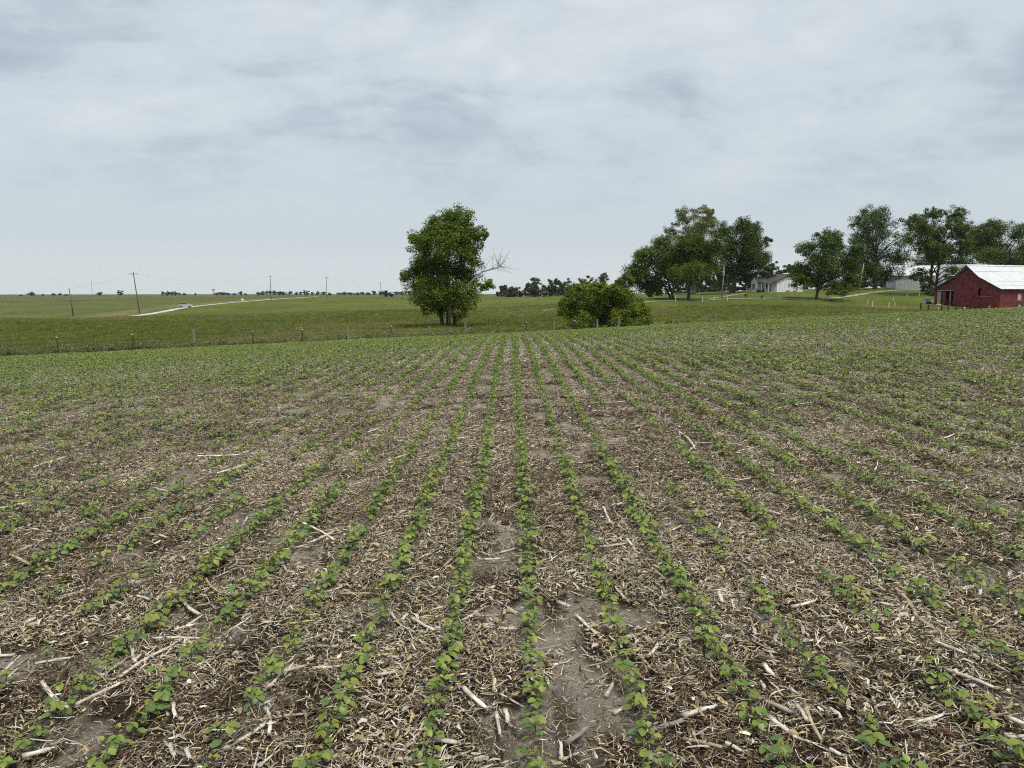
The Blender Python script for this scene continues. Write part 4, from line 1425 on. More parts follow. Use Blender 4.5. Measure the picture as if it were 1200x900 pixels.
tub = empty('water_tub', spot(1087, 164))
tag(tub, 'bright blue plastic water tub on a pale pad left of the barn', 'tub')
mb = MB()
nn = 20
for r0, r1, z0, z1 in ((0.55, 0.62, 0.05, 0.55),):
    vs = []
    for (r, z) in ((r0, z0), (r1, z1), (r1 + .05, z1), (r1 + .05, z1 + .05), (r1 - .03, z1 + .05), (r0 - .04, z0 + .06)):
        vs += [(math.cos(2 * math.pi * k / nn) * r, math.sin(2 * math.pi * k / nn) * r, z) for k in range(nn)]
    fs = [(j * nn + k, j * nn + (k + 1) % nn, (j + 1) * nn + (k + 1) % nn, (j + 1) * nn + k) for j in range(5) for k in range(nn)]
    fs += [tuple(range(nn - 1, -1, -1)), tuple(5 * nn + k for k in range(nn))]
    mb._add(vs, fs)
mb.build('basin', M['blue_plastic'], tub)
MB().box((-1.1, -.8, -.3), (1.4, .8, .05)).build('pad', M['concrete'], tub)

feeder = empty('bale_feeder', spot(788, 92))
tag(feeder, 'round black hoop hay feeder in the pasture right of bush', 'hay feeder')
s_ = 92 / FD
R_ = 0.72
for z in (0.1, 0.55, 1.05):
    MB().tube([(math.cos(2 * math.pi * k / 18) * R_, math.sin(2 * math.pi * k / 18) * R_, z + .35) for k in range(19)], 0.03, 5, cap=False).build('hoop', M['black_steel'], feeder)
for k in range(9):
    an = 2 * math.pi * k / 9
    MB().tube([(math.cos(an) * R_, math.sin(an) * R_, -.1), (math.cos(an) * R_, math.sin(an) * R_, 1.42)], 0.025, 5).build('upright', M['black_steel'], feeder)
q = barn.matrix_basis @ Vector((-7.8, -0.6, 0))
tyre = MB()
tp = [(math.cos(2 * math.pi * k / 16) * .36, math.sin(2 * math.pi * k / 16) * .36, .38) for k in range(17)]
tyre.tube(tp, .16, 8, cap=False)
tyre.tube([(x, y, z - .26) for x, y, z in tp], .16, 8, cap=False)
tag(tyre.build('old_tyre', M['rubber'], None, smooth=True, loc=(q.x, q.y, float(land_z(q.x, q.y)))), 'dark old tyres lying at the left corner of the barn', 'tyre')
for k, (lx, ly, sc, lab) in enumerate([(-5.2, -1.0, .38, 'biggest white rock before the sliding barn door'), (-4.4, -1.4, .26, 'small white rock right of the biggest rock'), (0.9, -1.2, .3, 'white rock at the middle of the barn front')]):
    q = barn.matrix_basis @ Vector((lx, ly, 0))
    rs = np.random.RandomState(70 + k)
    ang = np.linspace(0, 2 * math.pi, 11)[:-1]
    vs = [(0, 0, sc * .8)]
    for z, r in ((.55, .6), (.15, 1.0), (-.3, .9)):
        vs += [(math.cos(a) * r * sc * (0.8 + .4 * rs.rand()), math.sin(a) * r * sc * (0.8 + .4 * rs.rand()), z * sc + rs.uniform(-.05, .05) * sc) for a in ang]
    fs = [(0, 1 + j, 1 + (j + 1) % 10) for j in range(10)]
    fs2 = [(1 + t * 10 + j, 11 + t * 10 + j, 11 + t * 10 + (j + 1) % 10, 1 + t * 10 + (j + 1) % 10) for t in range(2) for j in range(10)]
    tag(MB()._add(vs, fs + fs2).build('rock', M['concrete'], None, loc=(q.x, q.y, float(land_z(q.x, q.y)))), lab, 'rock', 'white rocks by the barn')
for k, (px, d, h, lab) in enumerate([(874, 172, 1.6, 'spindly sapling on the slope below the house'), (893, 174, .8, 'tiny dark sapling on the lawn left of the marker post')]):
    o = empty('sapling', spot(px, d))
    tag(o, lab, 'sapling', 'saplings below the house')
    MB().tube([(0, 0, -.1), (.03, 0, h * .9)], [.03, .012], 5).build('trunk', M['bark'], o)
    rs = np.random.RandomState(80 + k)
    cl = np.array((0, 0, h * .62)) + rs.normal(size=(12, 3)) * np.array((.16, .16, .26)) * h * .6
    link('crown', crown_mesh('crown', cl, np.full(12, .14 * h), 16, .16, (.035, .058, .02), rs, M['tree_leaf']), o)

# ------------------------------------------------------------------ car and sign on the gravel road
cp_ = spot(217, 260)
k_ = min(range(len(road_line)), key=lambda i: (road_line[i] - Vector((cp_.x, cp_.y))).length)
cx_ = road_line[k_]
tdir = (road_line[k_ + 1] - road_line[k_ - 1]).normalized()
car = empty('parked_car', (cx_.x, cx_.y, float(land_z(cx_.x, cx_.y)) + .12), math.radians(12))
tag(car, 'small silver car on the pale gravel road at the left', 'car')
body = MB()
sec = [(-2.1, .42, .62, .80), (-2.0, .28, .92, .86), (-1.2, .25, 1.0, .88), (-0.2, .25, 1.0, .88), (0.9, .25, .98, .88), (1.7, .27, .86, .85), (2.1, .36, .62, .74)]
vs, fs = [], []
for x, z0, z1, hw in sec:
    vs += [(x, -hw, z0), (x, -hw * 1.02, (z0 + z1) / 2), (x, -hw * .93, z1), (x, hw * .93, z1), (x, hw * 1.02, (z0 + z1) / 2), (x, hw, z0)]
for i in range(len(sec) - 1):
    fs += [(i * 6 + j, i * 6 + (j + 1) % 6, (i + 1) * 6 + (j + 1) % 6, (i + 1) * 6 + j) for j in range(6)]
fs += [(0, 1, 2, 3, 4, 5), tuple((len(sec) - 1) * 6 + j for j in (5, 4, 3, 2, 1, 0))]
body._add(vs, fs)
cb = body.build('body', M['car_paint'], car)
gh = MB()
gsec = [(-1.75, .98, .78, 1.0), (-1.35, 1.46, .66, 1.0), (0.1, 1.52, .66, 1.0), (0.95, .97, .76, 1.0)]
vs, fs = [], []
for x, z, hw, _ in gsec:
    vs += [(x, -0.8, .95), (x, -hw, z), (x, hw, z), (x, .8, .95)]
for i in range(3):
    fs += [(i * 4 + j, i * 4 + j + 1, (i + 1) * 4 + j + 1, (i + 1) * 4 + j) for j in range(3)]
gh._add(vs, fs)
gh.build('windows', M['glass'], car)
MB().quad((-1.38, -.67, 1.49), (.12, -.67, 1.55), (.12, .67, 1.55), (-1.38, .67, 1.49), th=-.03).build('car_roof', M['car_paint'], car)
for x in (-1.3, 1.3):
    for y in (-.85, .85):
        wh = empty('wheel', (x, y, .32), parent=car)
        MB().tube([(0, -.1, 0), (0, .1, 0)], .32, 14).build('tyre', M['rubber'], wh)
        MB().tube([(0, -.12, 0), (0, .12, 0)], .18, 10).build('rim', M['wire'], wh)
for y in (-.6, .6):
    MB().box((2.0, y - .16, .6), (2.06, y + .16, .74)).build('headlight', M['white_paint'], car)
    MB().box((-2.1, y - .16, .68), (-2.02, y + .16, .84)).build('tail_light', M['rust_steel'], car)
o = empty('roadside_sign', spot(284, 318), 0.2)
tag(o, 'tiny white panel on a post beside the far road bend', 'sign')
MB().box((-.05, -.05, -.3), (.05, .05, 1.0)).build('sign_post', M['post_wood'], o)
MB().box((-.5, -.09, .7), (.5, -.055, 1.5)).build('panel', M['white_paint'], o)

# ------------------------------------------------------------------ scattering (one object, geometry nodes)
def scatter(name, pos, rot, scl, idx, protos, label, cat, kind='stuff'):
    col = bpy.data.collections.new(name + '_kinds')
    for i, me in enumerate(protos):
        col.objects.link(bpy.data.objects.new('%s_kind_%02d' % (name, i), me))
    me = bpy.data.meshes.new(name)
    n = len(pos)
    me.vertices.add(n)
    me.vertices.foreach_set('co', np.asarray(pos, np.float32).ravel())
    for nm, ty, key, arr in (('rot', 'FLOAT_VECTOR', 'vector', rot), ('scl', 'FLOAT', 'value', scl), ('idx', 'INT', 'value', idx)):
        at = me.attributes.new(nm, ty, 'POINT')
        at.data.foreach_set(key, np.asarray(arr, np.int32 if ty == 'INT' else np.float32).ravel())
    o = link(name, me)
    ng = bpy.data.node_groups.new(name, 'GeometryNodeTree')
    ng.interface.new_socket('Geometry', in_out='INPUT', socket_type='NodeSocketGeometry')
    ng.interface.new_socket('Geometry', in_out='OUTPUT', socket_type='NodeSocketGeometry')
    nd, lk = ng.nodes, ng.links
    gi, go = nd.new('NodeGroupInput'), nd.new('NodeGroupOutput')
    ci = nd.new('GeometryNodeCollectionInfo')
    ci.inputs['Collection'].default_value = col
    ci.inputs['Separate Children'].default_value = True
    ci.inputs['Reset Children'].default_value = True
    ip = nd.new('GeometryNodeInstanceOnPoints')
    ip.inputs['Pick Instance'].default_value = True

    def attr(nm, ty):
        a = nd.new('GeometryNodeInputNamedAttribute')
        a.data_type = ty
        a.inputs['Name'].default_value = nm
        return a.outputs['Attribute']
    er = nd.new('FunctionNodeEulerToRotation')
    lk.new(attr('rot', 'FLOAT_VECTOR'), er.inputs[0])
    lk.new(gi.outputs[0], ip.inputs['Points'])
    lk.new(ci.outputs[0], ip.inputs['Instance'])
    lk.new(attr('idx', 'INT'), ip.inputs['Instance Index'])
    lk.new(er.outputs[0], ip.inputs['Rotation'])
    lk.new(attr('scl', 'FLOAT'), ip.inputs['Scale'])
    lk.new(ip.outputs[0], go.inputs[0])
    md = o.modifiers.new('scatter', 'NODES')
    md.node_group = ng
    tag(o, label, cat, kind=kind)
    return o


def tilt_rot(x, y, yaw):
    """Euler angles of something lying on the field slope, turned by yaw"""
    e = 0.05
    gx = (field_z(x + e, y) - field_z(x - e, y)) / (2 * e)
    gy = (field_z(x, y + e) - field_z(x, y - e)) / (2 * e)
    c, s = np.cos(yaw), np.sin(yaw)
    # slope along the turned local axes
    lx, ly = gx * c + gy * s, -gx * s + gy * c
    return np.stack([np.arctan(ly), -np.arctan(lx), yaw], -1)


# ------------------------------------------------------------------ soybean plants
def leaf_shape(seed, L=1.0, W=0.80):
    """oval leaflet from the origin along +Y, folded at the midrib and drooping"""
    r = random.Random(seed)
    st = [(0.0, 0.10), (0.10, 0.62), (0.30, 0.98), (0.56, 1.0), (0.80, 0.74), (0.95, 0.36), (1.0, 0.06)]
    droop = r.uniform(0.10, 0.34)
    fold = r.uniform(0.10, 0.30)
    vs, fs = [], []
    for t, w in st:
        y = t * L
        z = -droop * t * t * L
        hw = w * W * L / 2
        vs += [(-hw * r.uniform(.93, 1.07), y, z + fold * hw), (0, y, z), (hw * r.uniform(.93, 1.07), y, z + fold * hw)]
    for i in range(len(st) - 1):
        fs += [(i * 3, i * 3 + 1, i * 3 + 4, i * 3 + 3), (i * 3 + 1, i * 3 + 2, i * 3 + 5, i * 3 + 4)]
    return np.array(vs), np.array(fs)


LEAVES = [leaf_shape(s) for s in range(5)]
SOY = [(0.188, 0.256, 0.051), (0.225, 0.288, 0.056), (0.132, 0.208, 0.060), (0.262, 0.310, 0.062)]


def basis(dirv, upv):
    y = dirv.normalized()
    x = y.cross(upv)
    x = x.normalized() if x.length > 1e-5 else Vector((1, 0, 0))
    z = x.cross(y)
    return Matrix((x, y, z)).transposed()


def soy_plan(seed):
    """a plant as a list of stems (points) and leaves (matrix, kind, colour)"""
    r = random.Random(seed)
    H = r.uniform(0.070, 0.115)
    lean = Vector((r.uniform(-.012, .012), r.uniform(-.012, .012), 0))
    ax = [Vector((0, 0, -0.012)), Vector((0, 0, H * .4)) + lean * .3, Vector((0, 0, H)) + lean]
    stems = [(ax, [0.0022, 0.002, 0.0014])]
    leaves = []

    def put_leaf(at, d, size, up=None, young=False):
        b = basis(d, up or Vector((r.uniform(-.35, .35), r.uniform(-.35, .35), 1)))
        m = b.to_4x4()
        m.translation = at
        c = SOY[3] if young else SOY[r.choice((0, 0, 1, 2, 2))]
        leaves.append((m @ Matrix.Scale(size, 4), r.randrange(5), c))
    a0 = r.uniform(0, 6.28)
    for k in (0, 1):                                       # opposite first leaves
        a = a0 + k * math.pi + r.uniform(-.2, .2)
        d = Vector((math.cos(a), math.sin(a), r.uniform(.05, .5)))
        p = ax[1] + Vector((0, 0, H * .12))
        e = p + d * 0.014
        stems.append(([p, e], [.0012, .0009]))
        put_leaf(e, Vector((math.cos(a), math.sin(a), r.uniform(-.35, .1))), r.uniform(.030, .040))
    for j in range(r.choice((1, 2, 2, 2))):                # three-leaflet leaves
        a = a0 + 1.57 + j * 3.0 + r.uniform(-.6, .6)
        p = ax[1].lerp(ax[2], .55 + .35 * j)
        d = Vector((math.cos(a), math.sin(a), r.uniform(.5, 1.1))).normalized()
        e = p + d * r.uniform(.026, .042)
        stems.append(([p, p.lerp(e, .5) + Vector((0, 0, .002)), e], [.0012, .001, .0008]))
        sz = r.uniform(.030, .043) * (1 if j == 0 else .85)
        yng = j == 1 and r.random() < .5
        for q in (-1.25, 0, 1.25):
            put_leaf(e, Vector((math.cos(a + q), math.sin(a + q), r.uniform(-.55, .12))), sz * (1 if q == 0 else .92), young=yng)
    for q in range(2):                                     # unfolding tip
        a = r.uniform(0, 6.28)
        put_leaf(ax[2], Vector((math.cos(a), math.sin(a), r.uniform(.5, 1.4))), r.uniform(.013, .022), young=True)
    if r.random() < .35:                                   # yellowing seed leaf low on the stem
        a = r.uniform(0, 6.28)
        b = basis(Vector((math.cos(a), math.sin(a), -.2)), Vector((0, 0, 1))).to_4x4()
        b.translation = ax[0].lerp(ax[1], .6)
        leaves.append((b @ Matrix.Scale(.014, 4), 0, (0.42, 0.26, 0.03)))
    return stems, leaves


def stem_mesh(stems, name='stem'):
    mb = MB()
    mb.cur = (0.13, 0.17, 0.055)
    for pts, rad in stems:
        mb.tube(pts, rad, 4, cap=False)
    return mb.mesh(name, M['soy'], True)


def leaves_arrays(leaves):
    V, Fc, C = [], [], []
    b = 0
    for m, k, c in leaves:
        lv, lf = LEAVES[k]
        R = np.array(m)
        V.append(lv @ R[:3, :3].T + R[:3, 3])
        Fc.append(lf + b)
        C.append(np.tile(c, (len(lv), 1)))
        b += len(lv)
    return np.concatenate(V), np.concatenate(Fc), np.concatenate(C)


NV = 12
plans = [soy_plan(500 + i) for i in range(NV)]
plan_stem = [stem_mesh(p[0]) for p in plans]
plan_leaf = []
for st, lv in plans:
    V, Fc, C = leaves_arrays(lv)
    plan_leaf.append(np_mesh('foliage', V, Fc, M['soy'], C, smooth=True))
whole = []
for i, (st, lv) in enumerate(plans):
    V, Fc, C = leaves_arrays(lv)
    sv = np.array([v.co[:] for v in plan_stem[i].vertices])
    sf_ = np.array([p.vertices[:] for p in plan_stem[i].polygons])
    whole.append(np_mesh('soybean', np.r_[V, sv], np.r_[Fc, sf_ + len(V)], M['soy'], np.r_[C, np.tile((0.13, 0.17, 0.055), (len(sv), 1))], smooth=True))
leaf_me = {}


def single_leaf(k, c):
    key = (k, tuple(c))
    if key not in leaf_me:
        leaf_me[key] = np_mesh('leaf', LEAVES[k][0], LEAVES[k][1], M['soy'], np.tile(c, (len(LEAVES[k][0]), 1)), smooth=True)
    return leaf_me[key]


rs = np.random.RandomState(77)
px_, py_, row_ = [], [], []
for n in range(-110, 125):
    x0 = ROW0 + n * ROW
    ymax = 52.0
    ymin = max(1.5, abs(x0) / 0.86 - 0.7)
    if ymin > ymax:
        continue
    y = np.arange(ymin, ymax, 0.072)
    y = y + rs.uniform(-.03, .03, len(y))
    drift = (vnoise(y * 0.25, np.full(len(y), n * 3.7), 51) - .5) * 0.05
    x = x0 + drift + rs.normal(0, 1, len(y)) * (.011 + .05 * smooth01((y - 10) / 20))
    g = vnoise(y * 0.8 + n * 13.1, np.full(len(y), n * 7.7), 53) * .65 + vnoise(y * 2.9 + n * 5.1, np.full(len(y), n * 2.3), 55) * .35
    p = np.clip((g - .24) / .16, 0.06, 1.0)
    big = fbm(x * .12 + 4, y * .12, 57, 3)
    p *= np.clip((big - .15) / .25, .45, 1)
    p = np.where(y > 16, np.maximum(p, .62), p)
    if n == 3:
        p = np.where((y < 10) & (y > 3.6), p * .25, p)
        p = np.where(y < 3.6, p * .6, p)
    if n in (-3,):
        p = np.where(y < 4.2, p * .5, p)
    if n == 0:
        p = np.maximum(p, .93)
    if n in (1, -1, 2, -2):
        p = np.maximum(p, .72)
    keep_ = (rs.rand(len(y)) < p) & (beyond(x, y) < -1.3) & (np.abs(x) / np.maximum(y + .7, .1) < .86)
    px_.append(x[keep_]); py_.append(y[keep_]); row_.append(np.full(keep_.sum(), n))
SXp, SYp, ROWp = np.concatenate(px_), np.concatenate(py_), np.concatenate(row_)
SZp = soil_z(SXp, SYp) - 0.002
NP = len(SXp)
yaw = rs.uniform(0, 6.283, NP)
vig = fbm(SXp * .35, SYp * .35, 61, 3)
scl = (0.84 + .5 * vig) * rs.uniform(.82, 1.18, NP) * (1 + .24 * smooth01((SYp - 7) / 15) + .5 * smooth01((beyond(SXp, SYp) + 14) / 8) * smooth01((2 - SXp) / 8))
idx = rs.randint(0, NV, NP)

# which ones show largest: inside the frame, nearest first
cp, sp = math.cos(PITCH), math.sin(PITCH)
zc = SYp * cp - (SZp + .05 - EYE) * sp
u_px = 600 + SXp / zc * F
v_px = 450 - (SYp * sp + (SZp + .05 - EYE) * cp) / zc * F
inside = (u_px > 4) & (u_px < 1196) & (v_px < 897) & (v_px > 300)
order = np.argsort(np.where(inside, zc, 1e9))
hero = order[:300]
is_hero = np.zeros(NP, bool)
is_hero[hero] = True


def row_name(n):
    if n == 0:
        return 'the centre row'
    return 'the %s row %s of centre' % (nth_word(abs(n)), 'left' if n < 0 else 'right')


rank = {}
for i in hero:                                   # hero is sorted near to far
    n = int(ROWp[i])
    rank[n] = rank.get(n, 0) + 1
    o = empty('soybean_plant', (SXp[i], SYp[i], SZp[i]), yaw[i])
    s = float(scl[i])
    o.scale = (s, s, s)
    tag(o, 'young green soybean plant, %s from the near end in %s' % (nth_word(rank[n]), row_name(n)), 'soybean plant', 'nearest young soybean plants')
    k = int(idx[i])
    link('stem', plan_stem[k], o)
    if zc[i] < 3.5:
        for m, kk, c in plans[k][1]:
            lo = link('leaf', single_leaf(kk, c), o)
            lo.matrix_local = m
    else:
        link('foliage', plan_leaf[k], o)
rest = ~is_hero
scatter('soybean_rows', np.stack([SXp, SYp, SZp], -1)[rest], np.stack([np.zeros(NP), np.zeros(NP), yaw], -1)[rest], scl[rest], idx[rest], whole,
        'green rows of young soybean plants running to the field crest', 'soybean rows')
print('soybeans', NP)

# ------------------------------------------------------------------ crop residue
CH_TAN = [(0.035, 0.026, 0.018), (0.065, 0.048, 0.031), (0.115, 0.086, 0.055), (0.200, 0.152, 0.090), (0.300, 0.235, 0.132), (0.430, 0.345, 0.195), (0.530, 0.445, 0.275),
          (0.660, 0.590, 0.460), (0.560, 0.520, 0.450), (0.330, 0.290, 0.235)]
CH_W = np.array([5, 5, 4, 4, 4.5, 5, 4, 3.4, 2.6, 2.5])
CH_W = CH_W / CH_W.sum()


CH_DARK = np.array([7, 7, 6, 5, 4.5, 3.8, 2.4, 1.8, 1.6, 2.5])      # matted, rotted leaf and husk
CH_DARK = CH_DARK / CH_DARK.sum()


def chips(rs, n, half, size=1.0, white=0.0, zmax=0.016, wts=CH_W):
    """n curled strips of straw and husk lying in a square patch"""
    pos = np.stack([rs.uniform(-half, half, n), rs.uniform(-half, half, n), rs.uniform(0.001, zmax, n)], -1)
    kind = rs.rand(n)
    ln = np.where(kind < .66, rs.uniform(.008, .028, n), np.where(kind < .93, rs.uniform(.022, .055, n), rs.uniform(.055, .12, n))) * size
    wd = np.where(kind < .66, rs.uniform(.0014, .0050, n), np.where(kind < .93, np.where(rs.rand(n) < .10, rs.uniform(.008, .016, n), rs.uniform(.002, .006, n)), rs.uniform(.002, .0055, n))) * size
    a = rs.uniform(0, 6.283, n)
    pitch = rs.normal(0, .32, n)
    t = np.stack([np.cos(a) * np.cos(pitch), np.sin(a) * np.cos(pitch), np.sin(pitch)], -1)
    roll = rs.normal(0, .45, n)
    side = np.stack([-np.sin(a), np.cos(a), np.zeros(n)], -1)
    up = np.cross(t, side)
    b = side * np.cos(roll)[:, None] + up * np.sin(roll)[:, None]
    nn_ = np.cross(t, b)
    curl = rs.normal(0, .10, n) * ln
    bend = rs.normal(0, .10, n) * ln
    V = []
    for f, w in ((-.5, .6), (0, 1), (.5, .45)):
        mid = pos + t * (f * ln)[:, None] + nn_ * (curl * (1 - 4 * f * f))[:, None] + b * (bend * (1 - 4 * f * f))[:, None]
        V += [mid - b * (wd * w * .5)[:, None], mid + nn_ * (wd * w * .28)[:, None], mid + b * (wd * w * .5)[:, None]]
    V = np.stack(V, 1).reshape(-1, 3)
    q = np.array([(0, 1, 4, 3), (1, 2, 5, 4), (3, 4, 7, 6), (4, 5, 8, 7)])
    Fc = (q[None] + (np.arange(n) * 9)[:, None, None]).reshape(-1, 4)
    c = np.array(CH_TAN)[rs.choice(len(CH_TAN), n, p=wts)]
    isw = rs.rand(n) < white
    c[isw] = np.array((.62, .58, .50)) * rs.uniform(.8, 1.1, (isw.sum(), 1))
    c = c * rs.uniform(.75, 1.2, (n, 1))
    V[:, 2] = np.maximum(V[:, 2], -.003)
    return V, Fc, np.repeat(c, 9, 0)


def patch(seed, n, half, size=1.0, white=0.02, zmax=0.016, wts=CH_W):
    V, Fc, C = chips(np.random.RandomState(seed), n, half, size, white, zmax, wts)
    return np_mesh('residue', V, Fc, M['straw'], C)


litter_kinds = [patch(700 + i, 360, .17, 1.15, .02, .034, CH_DARK) for i in range(3)] + [patch(703 + i, 350, .17, 1.2, .05, .034) for i in range(3)] + [patch(710 + i, 110, .17, 1.0, .04, .012) for i in range(4)] \
    + [patch(720 + i, 330, .36, 1.5, .2, .04) for i in range(5)] + [patch(730 + i, 75, .17, .8, .03, .008) for i in range(3)]
rs = np.random.RandomState(88)


def litter_grid(y0, y1, step, dense, sparse):
    xs, ys_ = np.meshgrid(np.arange(-46, 46, step), np.arange(y0, y1, step))
    xs, ys_ = xs.ravel(), ys_.ravel()
    k = np.abs(xs) / (ys_ + 1.2) < .86
    xs, ys_ = xs[k], ys_[k]
    xs = xs + rs.uniform(-.5, .5, len(xs)) * step
    ys_ = ys_ + rs.uniform(-.5, .5, len(ys_)) * step
    k = beyond(xs, ys_) < -1.2
    xs, ys_ = xs[k], ys_[k]
    g = cover(xs, ys_)
    dense = list(dense)
    pick = (vnoise(xs * 1.1, ys_ * .8, 93) + rs.uniform(-.22, .22, len(xs)) > .5) * (len(dense) // 2) + rs.randint(0, len(dense) // 2, len(xs))
    which = np.where(g > .405, np.array(dense)[pick], rs.choice(sparse, len(xs)))
    which = np.where(g > .315, which, rs.choice(range(15, 18), len(xs)))
    return xs, ys_, which


parts = [litter_grid(1.4, 9, .165, range(6), range(6, 10)), litter_grid(9, 18, .22, range(6), range(6, 10)), litter_grid(18, 52, .46, range(10, 15), range(10, 15))]
lx, ly, lw = (np.concatenate([p[k] for p in parts]) for k in range(3))
ly_yaw = rs.uniform(0, 6.283, len(lx))
scatter('crop_residue', np.stack([lx, ly, soil_z(lx, ly) + .003], -1), tilt_rot(lx, ly, ly_yaw), rs.uniform(.9, 1.15, len(lx)), lw, litter_kinds,
        'broken straw and husk litter strewn over the soil between rows', 'crop residue')
print('litter tiles', len(lx))


# larger stalk pieces: the ones in the photo first, then more of the same
def stalk_mesh(L, r0, seed, col):
    """hollow-looking corn stalk along +X with nodes and a frayed, flattened end"""
    r = random.Random(seed)
    mb = MB()
    mb.cur = col
    n = max(5, int(L / .03))
    pts, rad = [], []
    node = r.uniform(.05, .09)
    bend = r.uniform(-.045, .045) * L
    kink = r.randrange(1, n)
    ky = r.uniform(-.06, .06)
    for k in range(n + 1):
        x = L * k / n
        pts.append((x - L / 2, bend * 4 * (k / n) * (1 - k / n) + (ky * (k - kink) / n * L if k > kink else 0) + r.uniform(-.0015, .0015), r0 * .9 + r.uniform(-.001, .001)))
        q = abs(((x / node) % 1) - .5)
        rad.append(r0 * (1.2 if q > .42 else .94) * (1 - .16 * k / n) * r.uniform(.86, 1.1))
    rad[0] *= .95
    rad[-1] *= .85
    mb.tube(pts, rad, 7)
    for k in range(n + 1):                        # weathered unevenly from joint to joint, flattened a little
        f = r.uniform(.72, 1.1) * (.6 if rad[k] > r0 * 1.05 else 1)
        for j in range(7):
            g_ = f * r.uniform(.85, 1.1)
            mb.c[k * 7 + j] = (col[0] * g_, col[1] * g_ * .985, col[2] * g_ * .96)
            vx, vy, vz = mb.v[k * 7 + j]
            mb.v[k * 7 + j] = (vx, vy, vz * .8)
    mb.cur = tuple(v * .8 for v in col)
    for k in range(4):                            # frayed strands at the broken end
        a = Vector(pts[-1])
        mb.tube([a, a + Vector((r.uniform(.008, .03), r.uniform(-.012, .012), r.uniform(-.004, .008)))], [r0 * .35, r0 * .08], 3)
    me = mb.mesh('stalk', M['stalk'], True)
    return me


m, nd, lk, bs = new_mat('corn_stalk')
at = nd.new('ShaderNodeAttribute')
at.attribute_name = 'col'
tcx = nd.new('ShaderNodeTexCoord')
mpx = nd.new('ShaderNodeMapping')
mpx.inputs['Scale'].default_value = (.25, 1.6, 1.6)
lk.new(tcx.outputs['Object'], mpx.inputs[0])
n1 = noise_node(nd, lk, 90, 5, .7, vec=mpx.outputs[0])
n2 = noise_node(nd, lk, 16, 3, .6, vec=tcx.outputs['Object'])
r1 = ramp_node(nd, lk, n1.outputs['Fac'], [(.3, (.55, .5, .42)), (.55, (1, 1, 1)), (.75, (1.1, 1.1, 1.1))])
r2 = ramp_node(nd, lk, n2.outputs['Fac'], [(.32, (.5, .45, .38)), (.5, (1, 1, 1))])
c1 = mix_node(nd, lk, .8, at.outputs['Color'], r1.outputs[0], 'MULTIPLY')
c2 = mix_node(nd, lk, .7, c1, r2.outputs[0], 'MULTIPLY')
lk.new(c2, bs.inputs['Base Color'])
bs.inputs['Roughness'].default_value = .8
bs.inputs['Specular IOR Level'].default_value = .2
M['stalk'] = m


def zz_(ox, oy, items):
    return [(ox + a / 3, oy + b / 3, ox + c / 3, oy + d / 3) for a, b, c, d in items]


seen = zz_(0, 600, [(125, 560, 250, 535), (265, 690, 420, 620), (420, 600, 610, 490), (725, 245, 780, 310), (200, 330, 320, 295), (210, 75, 300, 45), (90, 145, 160, 105), (1080, 130, 1175, 90),
                    (760, 190, 930, 182), (610, 700, 620, 755), (935, 715, 955, 815), (785, 865, 930, 785), (925, 610, 1070, 565), (940, 645, 985, 600), (480, 322, 525, 335), (870, 145, 935, 160),
                    (535, 465, 720, 465), (645, 320, 705, 385), (1110, 490, 1185, 495), (1100, 575, 1200, 562), (1115, 305, 1200, 275), (300, 635, 440, 540), (470, 495, 478, 550), (45, 180, 120, 215),
                    (560, 100, 585, 115), (600, 845, 615, 890), (655, 865, 665, 898), (650, 430, 705, 390), (80, 885, 180, 860), (150, 620, 240, 700)])
seen += zz_(400, 600, [(790, 130, 825, 80), (895, 135, 1000, 130), (920, 0, 940, 45), (425, 400, 475, 378), (0, 308, 100, 308), (760, 340, 805, 360), (70, 85, 155, 35), (125, 605, 190, 600), (325, 818, 410, 832),
                       (250, 405, 330, 440), (430, 655, 510, 720), (545, 730, 560, 800), (575, 720, 585, 760), (1050, 790, 1200, 760), (790, 850, 870, 790), (500, 183, 560, 185), (1075, 530, 1110, 490), (190, 885, 300, 890)])
seen += zz_(800, 600, [(540, 250, 695, 325), (740, 290, 825, 405), (825, 410, 890, 450), (695, 350, 740, 362), (380, 355, 465, 345), (920, 580, 1095, 660), (810, 765, 910, 740), (435, 680, 510, 720), (375, 655, 410, 675),
                       (220, 670, 385, 740), (395, 710, 435, 775), (430, 715, 495, 850), (0, 750, 110, 720), (0, 820, 140, 860), (150, 840, 205, 865), (305, 760, 400, 830), (125, 305, 135, 335), (280, 5, 345, 30),
                       (860, 465, 895, 455), (880, 490, 990, 535), (1145, 755, 1200, 780), (410, 465, 460, 470), (1130, 815, 1200, 825), (515, 870, 555, 890), (285, 570, 320, 610), (490, 575, 540, 630)])
seen += [(40, 553, 77, 540), (0, 600, 40, 590), (58, 552, 62, 543), (225, 548, 270, 541), (255, 560, 300, 545), (355, 620, 390, 640), (230, 540, 280, 539), (100, 570, 130, 560), (1040, 575, 1060, 583), (1075, 600, 1110, 618),
         (985, 640, 1040, 668), (1010, 600, 1032, 590), (795, 510, 812, 530), (880, 598, 900, 606), (1095, 520, 1120, 512), (1046, 436, 1050, 440), (905, 482, 950, 474), (455, 545, 480, 535), (430, 510, 445, 505), (520, 520, 545, 517)]
stalks = []
rk = random.Random(31)
for x1, y1, x2, y2 in seen:
    a, b = field_hit(x1, y1), field_hit(x2, y2)
    stalks.append((a, b, rk.uniform(.0075, .0115), 'pale' if rk.random() < .74 else rk.choice(('tan', 'grey'))))
